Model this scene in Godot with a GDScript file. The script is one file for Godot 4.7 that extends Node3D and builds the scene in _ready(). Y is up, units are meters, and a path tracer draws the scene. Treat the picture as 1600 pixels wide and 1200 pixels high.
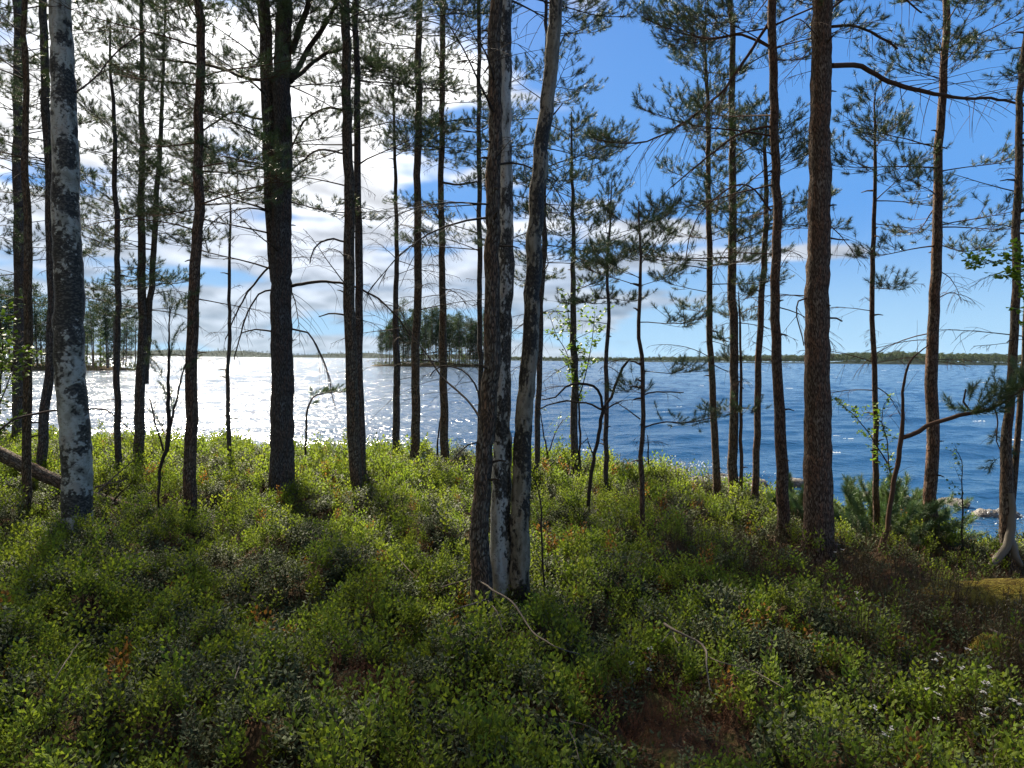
extends Node3D
# Lakeside pine wood in early summer, looking out over a windy lake against the light.
# World: y up, the lake's surface at y = 0, the camera looks along -z.

const FOCAL := 1065.0          # the lens in pixels of a 1600 x 1200 picture
const EYE := Vector3(0, 2.95, 0)
const EXPO := 3.7
const SUN_AZ := -26.0
const SUN_EL := 42.0

var cam_basis := Basis()
var rng := RandomNumberGenerator.new()
var bump := FastNoiseLite.new()
var M := {}
var used_names := {}
var shoot_meshes := []

# ---------------------------------------------------------------- geometry collector
class Geo:
	var v := PackedVector3Array()
	var n := PackedVector3Array()
	var uv := PackedVector2Array()
	var c := PackedColorArray()
	var ix := PackedInt32Array()
	var colored := false

	func tube(pts: PackedVector3Array, rad: PackedFloat32Array, sides: int, reps := 1.0, vs := 1.0, v0 := 0.0, cap := false) -> void:
		var m := pts.size()
		var t := (pts[1] - pts[0]).normalized()
		var nn := t.cross(Vector3(0.31, 0.2, 0.93)).normalized()
		var along := v0
		var first := v.size()
		for i in m:
			if i > 0:
				along += pts[i].distance_to(pts[i - 1])
				var t2 := (pts[mini(i + 1, m - 1)] - pts[i - 1]).normalized()
				t = t2
				nn = (nn - t * nn.dot(t)).normalized()
			var b := t.cross(nn)
			for k in sides + 1:
				var a := TAU * float(k) / sides
				var d := nn * cos(a) + b * sin(a)
				v.append(pts[i] + d * rad[i])
				n.append(d)
				uv.append(Vector2(reps * k / sides, along * vs))
		var w := sides + 1
		for i in m - 1:
			for k in sides:
				var bl := first + i * w + k
				ix.append_array(PackedInt32Array([bl, bl + w, bl + w + 1, bl, bl + w + 1, bl + 1]))
		if cap:
			var e := first + (m - 1) * w
			for k in range(1, sides - 1):
				ix.append_array(PackedInt32Array([e, e + k + 1, e + k]))

	func tri(a: Vector3, b: Vector3, d: Vector3) -> void:
		var q := v.size()
		var nn := (d - a).cross(b - a).normalized()
		v.append(a); v.append(b); v.append(d)
		n.append(nn); n.append(nn); n.append(nn)
		uv.append(Vector2(0, 0)); uv.append(Vector2(1, 0)); uv.append(Vector2(0.5, 1))
		ix.append_array(PackedInt32Array([q, q + 1, q + 2]))

	# an oval leaf, folded along its midrib: base, direction, side, length, width
	func leaf(p: Vector3, d: Vector3, s: Vector3, l: float, w: float, fold := 0.25) -> void:
		var up := d.cross(s).normalized()
		var q := v.size()
		var m1 := p + d * l * 0.32
		var m2 := p + d * l * 0.7
		var lift := up * w * fold
		var P := [p, m1 + s * w * 0.45 + lift, m2 + s * w * 0.42 + lift, p + d * l - up * l * 0.06, m2 - s * w * 0.42 + lift, m1 - s * w * 0.45 + lift, m1, m2]
		var nl := (up - s * fold * 1.6).normalized()
		var nr := (up + s * fold * 1.6).normalized()
		var NN := [up, nl, nl, up, nr, nr, up, up]
		for i in 8:
			v.append(P[i]); n.append(NN[i]); uv.append(Vector2(0.5, 0.5))
		for f in [[0, 6, 1], [1, 6, 7], [1, 7, 2], [2, 7, 3], [0, 5, 6], [5, 4, 6], [6, 4, 7], [4, 3, 7]]:
			var a: Vector3 = P[f[0]]
			var nn: Vector3 = (P[f[2]] - a).cross(P[f[1]] - a)
			if nn.dot(up) > 0:
				ix.append_array(PackedInt32Array([q + f[0], q + f[1], q + f[2]]))
			else:
				ix.append_array(PackedInt32Array([q + f[0], q + f[2], q + f[1]]))

	func mesh(mat: Material) -> ArrayMesh:
		var a := []
		a.resize(Mesh.ARRAY_MAX)
		a[Mesh.ARRAY_VERTEX] = v
		a[Mesh.ARRAY_NORMAL] = n
		a[Mesh.ARRAY_TEX_UV] = uv
		if c.size() == v.size() and c.size() > 0:
			a[Mesh.ARRAY_COLOR] = c
		a[Mesh.ARRAY_INDEX] = ix
		var m := ArrayMesh.new()
		m.add_surface_from_arrays(Mesh.PRIMITIVE_TRIANGLES, a)
		m.surface_set_material(0, mat)
		return m

# ---------------------------------------------------------------- node helpers
func numbered(called: String) -> String:
	var k: int = used_names.get(called, 0)
	used_names[called] = k + 1
	return called if k == 0 else "%s_%03d" % [called, k]

func tag(o: Node, label: String, category: String, group := "", kind := "") -> void:
	if label: o.set_meta("label", label)
	if category: o.set_meta("category", category)
	if group: o.set_meta("group", group)
	if kind: o.set_meta("kind", kind)

func thing(called: String, at: Vector3, label: String, category: String, group := "") -> Node3D:
	var o := Node3D.new()
	o.name = numbered(called)
	add_child(o)
	o.position = at
	tag(o, label, category, group)
	return o

func obj(called: String, m: Mesh, parent: Node, kind := "") -> MeshInstance3D:
	var o := MeshInstance3D.new()
	o.name = numbered(called) if parent == self else called
	o.mesh = m
	parent.add_child(o, true)
	if kind: o.set_meta("kind", kind)
	return o

func multi(called: String, m: Mesh, xf: Array, col: Array, parent: Node, kind := "stuff") -> MultiMeshInstance3D:
	var mm := MultiMesh.new()
	mm.transform_format = MultiMesh.TRANSFORM_3D
	mm.use_colors = col.size() > 0
	mm.mesh = m
	mm.instance_count = xf.size()
	for i in xf.size():
		mm.set_instance_transform(i, xf[i])
		if col.size(): mm.set_instance_color(i, col[i])
	var o := MultiMeshInstance3D.new()
	o.name = numbered(called) if parent == self else called
	o.multimesh = mm
	parent.add_child(o, true)
	if kind: o.set_meta("kind", kind)
	return o

# ---------------------------------------------------------------- camera geometry and terrain
func ray(px: float, py: float) -> Vector3:
	return cam_basis * Vector3((px - 800.0) / FOCAL, -(py - 600.0) / FOCAL, -1.0)

func at(px: float, py: float, depth: float) -> Vector3:
	return EYE + ray(px, py) * depth

const CREST := [[-70, -17.0], [-30, -14.0], [-12, -12.6], [-6.4, -11.6], [-1.9, -10.4], [0.44, -9.7], [1.9, -8.6], [2.85, -8.0], [4.0, -7.0], [5.1, -5.4], [6.2, -2.5], [7.5, 4.0], [9.0, 20.0], [11.0, 70.0]]

func inland(x: float, z: float) -> float:
	var best := 1e9
	var p := Vector2(x, z)
	for i in CREST.size() - 1:
		var a := Vector2(CREST[i][0], CREST[i][1])
		var b := Vector2(CREST[i + 1][0], CREST[i + 1][1])
		var q := Geometry2D.get_closest_point_to_segment(p, a, b)
		best = minf(best, p.distance_squared_to(q))
	var zc := 100.0
	for i in CREST.size() - 1:
		if x >= CREST[i][0] and x <= CREST[i + 1][0]:
			zc = lerpf(CREST[i][1], CREST[i + 1][1], (x - CREST[i][0]) / (CREST[i + 1][0] - CREST[i][0]))
	if x < -70.0: zc = -17.0
	return sqrt(best) * (1.0 if z > zc else -1.0)

func ground(x: float, z: float) -> float:
	var s := inland(x, z)
	var t := clampf((s + 5.6) / 5.4, 0.0, 1.0)
	var y := lerpf(-0.25, 1.30, t * (0.35 + 0.65 * t * (2.0 - t)))
	if s < -5.6: y = -0.25 + (s + 5.6) * 0.15
	y += bump.get_noise_2d(x * 50.0, z * 50.0) * 0.15 * t + bump.get_noise_2d(x * 130.0 + 40.0, z * 130.0) * 0.15 * t
	# the ground sinks a little towards the water on the bank beside the camera
	y -= 0.22 * smoothstep(2.0, 4.4, x) * t
	# a hollow under the heath
	y -= 0.16 * exp(-((x - 2.5) ** 2 + (z + 3.85) ** 2) / 0.08)
	return y

func on_ground(px: float, py: float, lift := 0.0) -> Vector3:
	var r := ray(px, py)
	var d := 1.5
	var p := EYE
	while d < 40.0:
		p = EYE + r * d
		if p.y < ground(p.x, p.z) + lift or (p.z < -4.0 and inland(p.x, p.z) < 0.15): break
		d += 0.03
	return p

func depth_of(p: Vector3) -> float:
	return (p - EYE).dot(-cam_basis.z)

# ---------------------------------------------------------------- materials
func srgb(r: float, g: float, b: float) -> Color:
	return Color(r, g, b).linear_to_srgb()

func mat(called: String, c: Color, rough: float, spec := 0.5) -> StandardMaterial3D:
	var m := StandardMaterial3D.new()
	m.resource_name = called
	m.albedo_color = c
	m.roughness = rough
	m.metallic_specular = spec
	M[called] = m
	return m

func leaf_mat(called: String, back: Color, rough: float, spec := 0.5) -> void:
	var m := mat(called, Color.WHITE, rough, spec)
	m.vertex_color_use_as_albedo = true
	m.backlight_enabled = true
	m.backlight = back
	m.cull_mode = BaseMaterial3D.CULL_DISABLED

func fnl(kind: int, sd: int, freq: float, oct := 4) -> FastNoiseLite:
	var n := FastNoiseLite.new()
	n.noise_type = kind
	n.seed = sd
	n.frequency = freq
	n.fractal_octaves = oct
	return n

# furrowed pine bark: a tile 0.5 m round and 1 m high, colour and relief
func pine_bark_images() -> Array:
	var W := 256
	var H := 512
	var col := Image.create(W, H, false, Image.FORMAT_RGB8)
	var hei := Image.create(W, H, false, Image.FORMAT_L8)
	var cell := fnl(FastNoiseLite.TYPE_CELLULAR, 3, 1.0, 1)
	cell.fractal_type = FastNoiseLite.FRACTAL_NONE
	cell.cellular_return_type = FastNoiseLite.RETURN_DISTANCE2_SUB
	var fine := fnl(FastNoiseLite.TYPE_SIMPLEX, 5, 1.0, 3)
	var wide := fnl(FastNoiseLite.TYPE_SIMPLEX, 9, 1.0, 2)
	for y in H:
		var fv := float(y) / H
		for x in W:
			var a := TAU * x / W
			var cx := cos(a)
			var cz := sin(a)
			var e := 0.0
			var g := 0.0
			var big := 0.0
			# blended over the last fifth so that the tile repeats upwards
			var k := clampf((fv - 0.8) / 0.2, 0.0, 1.0)
			for pass_ in 2:
				var w := (1.0 - k) if pass_ == 0 else k
				if w <= 0.0: continue
				var yy := fv - pass_
				var wob := wide.get_noise_3d(cx * 1.6, yy * 6.0, cz * 1.6) * 0.5
				e += w * clampf(cell.get_noise_3d(cx * 3.3 + wob * 2.0, yy * 17.0 + wob, cz * 3.3 - wob * 2.0) + 1.0, 0.0, 1.0)
				g += w * fine.get_noise_3d(cx * 9.0, yy * 22.0, cz * 9.0)
				big += w * wide.get_noise_3d(cx * 1.1 + 20.0, yy * 3.0, cz * 1.1)
			var plate := smoothstep(0.02, 0.36, e + g * 0.22)
			var flake := smoothstep(-0.1, 0.35, big + g * 0.5)
			var c := Color(0.050, 0.039, 0.033).lerp(Color(0.145, 0.120, 0.102), plate)
			c = c.lerp(Color(0.215, 0.130, 0.088), flake * plate * 0.7)
			c = c.lerp(Color(0.25, 0.25, 0.22), smoothstep(0.2, 0.42, g - big * 0.4) * plate * 0.7)
			c = c * (1.0 + g * 0.35)
			col.set_pixel(x, y, c.clamp().linear_to_srgb())
			hei.set_pixel(x, y, Color.from_hsv(0, 0, clampf(plate * 0.75 + 0.2 * g + 0.12, 0.0, 1.0)))
	return [ImageTexture.create_from_image(col), ImageTexture.create_from_image(hei)]

# birch bark, unrolled: once round the trunk, 7 m high. dark: [angle 0..1, height m, half width, half height, strength]
func birch_bark_image(sd: int, dark: Array, rough_to: float) -> ImageTexture:
	var W := 192
	var H := 1536
	var TALL := 7.0
	var col := Image.create(W, H, false, Image.FORMAT_RGB8)
	var fine := fnl(FastNoiseLite.TYPE_SIMPLEX, sd, 1.0, 3)
	var lent := fnl(FastNoiseLite.TYPE_SIMPLEX, sd + 7, 1.0, 2)
	var wide := fnl(FastNoiseLite.TYPE_SIMPLEX, sd + 3, 1.0, 2)
	for y in H:
		var h := TALL * y / H
		var near := []
		for q in dark:
			if absf(q[1] - h) < q[3] * 2.2: near.append(q)
		for x in W:
			var u := float(x) / W
			var a := TAU * u
			var cx := cos(a)
			var cz := sin(a)
			var g := fine.get_noise_3d(cx * 1.7, h * 15.0, cz * 1.7)
			var b := wide.get_noise_3d(cx * 0.8, h * 3.2, cz * 0.8)
			var l := lent.get_noise_3d(cx * 1.5, h * 55.0 + 3.0 * g, cz * 1.5)
			var s := fine.get_noise_3d(cx * 3.0 + 9.0, h * 45.0, cz * 3.0)
			var c := Color(0.50, 0.49, 0.46).lerp(Color(0.30, 0.285, 0.25), smoothstep(-0.1, 0.5, b + g * 0.4))
			c = c.lerp(Color(0.36, 0.27, 0.21), smoothstep(0.15, 0.6, -b + s * 0.3) * 0.5)
			c = c.lerp(Color(0.09, 0.08, 0.075), smoothstep(0.34, 0.5, l) * 0.65)
			var d := 0.0
			for q in near:
				var du: float = absf(u - q[0])
				du = minf(du, 1.0 - du) / q[2]
				var dv: float = absf(h - q[1]) / q[3]
				d = maxf(d, q[4] * (1.25 - sqrt(du * du + dv * dv) + g * 0.9 + s * 0.5))
			# the thick black cork of the butt
			d = maxf(d, (rough_to - h) / maxf(rough_to, 0.01) * 1.2 + b * 1.1 + g * 0.8 - 0.25)
			d = maxf(d, b * 1.3 + g * 0.9 - 0.72)
			var dk := Color(0.034, 0.029, 0.025).lerp(Color(0.12, 0.108, 0.095), smoothstep(0.1, 0.5, s + 0.15))
			c = c.lerp(dk, smoothstep(0.15, 0.42, d))
			col.set_pixel(x, y, c.clamp().linear_to_srgb())
	return ImageTexture.create_from_image(col)

func noise_tex(n: FastNoiseLite, size: int, ramp: Array = [], normal := 0.0) -> NoiseTexture2D:
	var t := NoiseTexture2D.new()
	t.width = size
	t.height = size
	t.seamless = true
	t.noise = n
	if ramp.size():
		var g := Gradient.new()
		var o := PackedFloat32Array()
		var c := PackedColorArray()
		for r in ramp:
			o.append(r[0])
			c.append(srgb(r[1], r[2], r[3]))
		g.offsets = o
		g.colors = c
		t.color_ramp = g
	if normal > 0.0:
		t.as_normal_map = true
		t.bump_strength = normal
	return t

func make_materials() -> void:
	var bk := pine_bark_images()
	for t in [["bark_grey", Color(0.92, 0.94, 1.0)], ["bark_brown", Color(1.02, 0.98, 0.93)], ["bark_red", Color(1.06, 0.96, 0.90)]]:
		var m := mat(t[0], Color.WHITE, 0.92, 0.3)
		m.albedo_color = t[1]
		m.albedo_texture = bk[0]
		m.heightmap_enabled = true
		m.heightmap_texture = bk[1]
		m.heightmap_scale = 1.3
	# dark cork where the photograph shows it; the side towards the camera is at 0.75, its right edge at 1.0, its left edge at 0.5
	var big := [[0.75, 2.32, 0.6, 0.36, 1.3], [0.55, 1.95, 0.2, 0.35, 1.1], [0.95, 2.75, 0.25, 0.2, 1.0], [0.6, 2.85, 0.2, 0.22, 1.0], [0.8, 3.25, 0.2, 0.1, 1.0], [0.78, 3.72, 0.13, 0.13, 1.2], [0.6, 3.35, 0.16, 0.12, 0.9], [0.9, 1.5, 0.1, 0.13, 1.1], [0.95, 1.15, 0.12, 0.16, 1.0], [0.5, 0.85, 0.22, 0.2, 1.1], [0.72, 0.5, 0.45, 0.12, 1.1], [0.7, 0.1, 0.6, 0.12, 1.1], [0.85, 4.3, 0.22, 0.2, 1.1], [0.6, 4.5, 0.15, 0.1, 1.0], [0.8, 4.75, 0.12, 0.06, 1.0], [0.1, 1.4, 0.2, 0.4, 1.0], [0.3, 2.2, 0.2, 0.4, 1.0], [0.2, 3.5, 0.2, 0.3, 1.0], [0.8, 5.6, 0.3, 0.2, 0.9]]
	var slim := [[0.85, 0.28, 0.4, 0.07, 1.2], [0.7, 0.06, 0.5, 0.1, 1.0], [0.95, 0.85, 0.22, 0.16, 1.1], [0.8, 1.12, 0.3, 0.12, 1.0], [0.98, 1.35, 0.14, 0.12, 1.0], [0.85, 1.95, 0.2, 0.1, 1.1], [0.95, 2.3, 0.3, 0.16, 1.1], [0.85, 2.62, 0.35, 0.16, 1.1], [0.9, 3.0, 0.3, 0.1, 1.1], [0.9, 3.3, 0.12, 0.05, 1.0], [0.9, 3.75, 0.1, 0.03, 1.0], [0.85, 4.05, 0.3, 0.14, 1.0], [0.3, 1.5, 0.3, 0.4, 1.0], [0.3, 3.0, 0.3, 0.4, 1.0]]
	var grey := []
	var r := RandomNumberGenerator.new()
	r.seed = 91
	for i in 26:
		slim.append([r.randf_range(0.7, 1.04), r.randf_range(0.3, 5.0), r.randf_range(0.06, 0.2), r.randf_range(0.03, 0.12), 1.1])
	for i in 16:
		big.append([r.randf_range(0.5, 1.0), r.randf_range(0.3, 5.5), r.randf_range(0.06, 0.16), r.randf_range(0.025, 0.07), 1.1])
	for i in 36:
		grey.append([r.randf(), r.randf_range(0.1, 5.0), r.randf_range(0.12, 0.35), r.randf_range(0.07, 0.22), r.randf_range(0.8, 1.1)])
	for t in [["birch_big", 11, big, 0.42], ["birch_slim", 23, slim, 0.2], ["birch_grey", 37, grey, 0.5]]:
		var m := mat(t[0], Color.WHITE, 0.62, 0.4)
		m.albedo_texture = birch_bark_image(t[1], t[2], t[3])
		m.heightmap_enabled = true
		m.heightmap_texture = m.albedo_texture
		m.heightmap_scale = 0.8
	M["birch_grey"].albedo_color = Color(0.72, 0.67, 0.60)
	M["birch_big"].albedo_color = Color(0.90, 0.90, 0.88)
	mat("pale_root", srgb(0.17, 0.15, 0.125), 0.92, 0.25)
	mat("twig", srgb(0.040, 0.030, 0.024), 0.9, 0.3)
	mat("twig_red", srgb(0.075, 0.042, 0.027), 0.9, 0.3)
	mat("dead_wood", srgb(0.12, 0.10, 0.082), 0.94, 0.2)
	mat("birch_twig", srgb(0.055, 0.035, 0.03), 0.8, 0.3)
	leaf_mat("needle", srgb(0.22, 0.26, 0.10), 0.5, 0.45)
	leaf_mat("berry_leaf", srgb(1.0, 0.98, 0.6), 0.6, 0.28)
	leaf_mat("cow_leaf", srgb(0.40, 0.44, 0.16), 0.62, 0.25)
	leaf_mat("heath_leaf", srgb(0.30, 0.28, 0.12), 0.6, 0.35)
	leaf_mat("birch_leaf", srgb(0.9, 1.0, 0.45), 0.45, 0.4)
	leaf_mat("dead_leaf", srgb(0.2, 0.15, 0.08), 0.8, 0.3)
	leaf_mat("petal", srgb(0.6, 0.6, 0.55), 0.6, 0.4)
	leaf_mat("far_leaf", srgb(0.35, 0.42, 0.15), 0.7, 0.3)
	var g := mat("soil", Color.WHITE, 0.97, 0.2)
	g.uv1_triplanar = true
	g.uv1_world_triplanar = true
	g.uv1_scale = Vector3(0.45, 0.45, 0.45)
	g.albedo_texture = noise_tex(fnl(FastNoiseLite.TYPE_SIMPLEX, 71, 0.012, 6), 1024, [[0.0, 0.018, 0.014, 0.010], [0.35, 0.05, 0.034, 0.021], [0.55, 0.10, 0.060, 0.032], [0.72, 0.055, 0.058, 0.020], [1.0, 0.12, 0.10, 0.04]])
	g.heightmap_enabled = true
	g.heightmap_texture = noise_tex(fnl(FastNoiseLite.TYPE_SIMPLEX, 75, 0.03, 5), 1024)
	g.heightmap_scale = 4.0
	var mo := mat("moss", Color.WHITE, 0.95, 0.2)
	mo.uv1_triplanar = true
	mo.uv1_scale = Vector3(1.6, 1.6, 1.6)
	mo.albedo_texture = noise_tex(fnl(FastNoiseLite.TYPE_SIMPLEX, 83, 0.02, 5), 512, [[0.0, 0.06, 0.035, 0.012], [0.4, 0.14, 0.10, 0.02], [0.65, 0.22, 0.175, 0.03], [1.0, 0.28, 0.24, 0.06]])
	mo.heightmap_enabled = true
	mo.heightmap_texture = noise_tex(fnl(FastNoiseLite.TYPE_SIMPLEX, 85, 0.12, 3), 512)
	mo.heightmap_scale = 2.5
	var st := mat("stone", Color.WHITE, 0.85, 0.4)
	st.uv1_triplanar = true
	st.uv1_scale = Vector3(0.9, 0.9, 0.9)
	st.albedo_texture = noise_tex(fnl(FastNoiseLite.TYPE_SIMPLEX, 88, 0.02, 5), 512, [[0.0, 0.04, 0.036, 0.033], [0.5, 0.11, 0.10, 0.093], [0.8, 0.18, 0.17, 0.155], [1.0, 0.09, 0.095, 0.07]])
	st.heightmap_enabled = true
	st.heightmap_texture = noise_tex(fnl(FastNoiseLite.TYPE_SIMPLEX, 89, 0.05, 5), 512)
	st.heightmap_scale = 3.0
	var wa := mat("lake", srgb(0.008, 0.034, 0.075), 0.16, 0.5)
	wa.uv1_triplanar = true
	wa.uv1_world_triplanar = true
	wa.uv1_triplanar_sharpness = 20.0
	wa.uv1_scale = Vector3(1.0 / 13.0, 1.0 / 13.0, 1.0 / 6.5)
	wa.normal_enabled = true
	wa.normal_texture = noise_tex(fnl(FastNoiseLite.TYPE_SIMPLEX, 61, 0.018, 4), 1024, [], 9.0)
	wa.normal_scale = 0.55
	mat("far_wood", srgb(0.022, 0.034, 0.022), 0.95, 0.2)
	mat("foam", srgb(0.42, 0.45, 0.47), 0.95, 0.05)

# ---------------------------------------------------------------- sky
func make_sky() -> PanoramaSkyMaterial:
	var W := 2048
	var H := 1024
	var cl := fnl(FastNoiseLite.TYPE_SIMPLEX, 17, 0.9, 5)
	var big := fnl(FastNoiseLite.TYPE_SIMPLEX, 29, 0.45, 2)
	var streak := fnl(FastNoiseLite.TYPE_SIMPLEX, 43, 1.0, 4)
	var data := PackedFloat32Array()
	data.resize(W * H * 3)
	var sa := deg_to_rad(SUN_AZ)
	var se := deg_to_rad(SUN_EL)
	var sun := Vector3(sin(sa) * cos(se), sin(se), -cos(sa) * cos(se))
	var h0 := Vector3(0.44, 0.72, 0.97) / EXPO
	var h1 := Vector3(0.135, 0.385, 0.87) / EXPO
	var h2 := Vector3(0.065, 0.26, 0.74) / EXPO
	var h3 := Vector3(0.035, 0.15, 0.50) / EXPO
	# [pixel x, pixel y, half width and half height in degrees, change]: gaps and wisps where the photograph has them
	var spots := []
	for q in [[375, 225, 4.0, 4.0, -1.35], [715, 225, 3.6, 2.8, -1.15], [690, 318, 3.4, 1.5, -1.0], [885, 168, 2.6, 1.1, 0.55], [915, 5, 3.0, 1.8, 0.9], [860, 260, 4.0, 3.0, -0.5], [1030, 362, 4.0, 0.9, 1.35], [1130, 405, 9.0, 0.7, 1.35], [1290, 385, 4.5, 0.6, 1.3], [930, 430, 7.0, 3.0, 0.6], [1000, 470, 8.0, 1.2, 0.9]]:
		var d0 := ray(q[0], q[1]).normalized()
		spots.append([atan2(d0.x, -d0.z), asin(d0.y), deg_to_rad(q[2]), deg_to_rad(q[3]), q[4]])
	var half := H / 2
	for y in H:
		var el := PI * (0.5 - (y + 0.5) / H)
		if el < -0.02:
			for x in W:
				var j := (y * W + x) * 3
				data[j] = 0.14; data[j + 1] = 0.2; data[j + 2] = 0.26
			continue
		var sy := sin(el)
		var cy := cos(el)
		var base := h0
		if el < 0.22: base = h0.lerp(h1, smoothstep(0.0, 0.22, el))
		elif el < 0.6: base = h1.lerp(h2, smoothstep(0.22, 0.6, el))
		else: base = h2.lerp(h3, smoothstep(0.6, 1.5, el))
		for x in W:
			var az := wrapf(TAU * (x + 0.5) / W, -PI, PI)  # 0 is straight ahead, where the picture's edge lies
			var d := Vector3(sin(az) * cy, sy, -cos(az) * cy)
			var ang := acos(clampf(d.dot(sun), -1, 1))
			var q := 1.0 / (maxf(sy, 0.0) + 0.16)
			var u := d.x * q
			var v := d.z * q
			# the cloud field lies over the western half of the sky and thins out towards the east
			var cover := 0.95 - 2.25 * smoothstep(-0.12, 0.46, az + 0.16 * smoothstep(0.12, 0.42, el)) * (1.0 - smoothstep(1.9, 3.0, absf(az)))
			if absf(az) > 2.2: cover = lerpf(cover, -0.1, smoothstep(2.2, 3.1, absf(az)))
			cover -= 0.55 * (1.0 - smoothstep(0.03, 0.2, el)) * (1.0 - smoothstep(-0.3, 0.2, az))
			var band := streak.get_noise_2d(az * 1.6, el * 26.0)
			var n := cl.get_noise_2d(u * 1.5, v * 1.5) * 0.8 + big.get_noise_2d(u * 1.4, v * 1.4) * 0.7 + band * (0.25 + 0.5 * (1.0 - smoothstep(0.05, 0.3, el)))
			for s in spots:
				var aa: float = (az - s[0]) * cy / s[2]
				var bb: float = (el - s[1]) / s[3]
				if aa * aa + bb * bb < 7.0: cover += s[4] * exp(-aa * aa - bb * bb)
			var dens := smoothstep(-0.12, 0.55, n + cover)
			var c := base
			# glare round the sun, in air and in cloud
			var near := exp(-ang / 0.30)
			var wide := exp(-ang / 0.75)
			c += Vector3(1.0, 0.98, 0.94) * (1.3 * exp(-ang / 0.17) + 0.03 * wide) / EXPO
			var fold := cl.get_noise_2d(u * 3.1 + 40.0, v * 3.1)
			var bright := (0.70 + 2.0 * near + 0.60 * wide) * (1.0 + 0.55 * fold)
			# cloud low over the horizon is thicker and greyer
			var low := 1.0 - smoothstep(0.02, 0.30, el)
			var grey := Vector3(1.0, 1.0, 1.0).lerp(Vector3(0.50, 0.60, 0.76), low * (0.5 + 0.5 * smoothstep(-0.3, 0.3, -band)))
			var cc := grey * bright * (1.0 - 0.25 * low) / EXPO
			var k := dens * (0.96 - 0.25 * low)
			c = c.lerp(cc, k)
			var j := (y * W + x) * 3
			data[j] = c.x; data[j + 1] = c.y; data[j + 2] = c.z
	var im := Image.create_from_data(W, H, false, Image.FORMAT_RGBF, data.to_byte_array())
	var p := PanoramaSkyMaterial.new()
	p.panorama = ImageTexture.create_from_image(im)
	return p

# ---------------------------------------------------------------- pines
# one shoot: a short stem with needles standing off it, 0.14 m long, growing along +y
func make_shoots() -> void:
	var r := RandomNumberGenerator.new()
	r.seed = 5
	for k in 4:
		var g := Geo.new()
		var long := 0.075 if k < 3 else 0.2
		var count := 64 if k < 3 else 40
		for i in count:
			var t := float(i) / count
			var a := r.randf() * TAU
			var lean := lerpf(1.45, 0.25, t) + r.randf_range(-0.25, 0.25)
			var d := Vector3(cos(a) * sin(lean), cos(lean), sin(a) * sin(lean))
			var p := Vector3(0, long * 0.75 * t, 0)
			var l := r.randf_range(0.036, 0.054) * (1.0 if k < 3 else 1.7)
			var s := d.cross(Vector3(r.randf() - 0.5, r.randf() - 0.5, r.randf() - 0.5)).normalized() * (0.0017 if k < 3 else 0.003)
			var m := p + d * l * 0.5 + Vector3(0, 0.002, 0)
			g.tri(p - s * 0.6, p + d * l, p + s)
		g.tube(PackedVector3Array([Vector3.ZERO, Vector3(0, long * 0.7, 0)]), PackedFloat32Array([0.003, 0.0015]), 3)
		shoot_meshes.append(g.mesh(M["needle"]))

class Crown:
	var xf := [[], [], [], []]
	var col := [[], [], [], []]
	func add(r: RandomNumberGenerator, p: Vector3, d: Vector3, size: float, tone: float, coarse := false) -> void:
		var s := d.cross(Vector3(r.randf() - 0.5, r.randf() - 0.5, r.randf() - 0.5)).normalized()
		var b := Basis(s, d, s.cross(d)).scaled_local(Vector3.ONE * size)
		var k := 3 if coarse else r.randi() % 3
		xf[k].append(Transform3D(b, p))
		var q := tone * r.randf_range(0.75, 1.25)
		var w := r.randf()
		col[k].append(Color(0.058 * q * (1.0 + 0.3 * w), 0.098 * q, 0.040 * q * (1.3 - 0.5 * w)))

func walk(p: Vector3, d: Vector3, l: float, n: int, bend: float, curl: float, jit: float, r: RandomNumberGenerator) -> PackedVector3Array:
	var pts := PackedVector3Array([p])
	var q := p
	for i in n:
		var t := float(i) / n
		d = (d + Vector3(r.randf_range(-jit, jit), bend * (1.0 - t) / n + curl * t / n + r.randf_range(-jit, jit) * 0.6, r.randf_range(-jit, jit))).normalized()
		q += d * l / n
		pts.append(q)
	return pts

func taper(r0: float, r1: float, n: int) -> PackedFloat32Array:
	var a := PackedFloat32Array()
	for i in n: a.append(lerpf(r0, r1, pow(float(i) / (n - 1), 0.8)))
	return a

func resample(pts: PackedVector3Array, t: float) -> Array:
	var f := t * (pts.size() - 1)
	var i := mini(int(f), pts.size() - 2)
	return [pts[i].lerp(pts[i + 1], f - i), (pts[i + 1] - pts[i]).normalized()]

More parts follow.
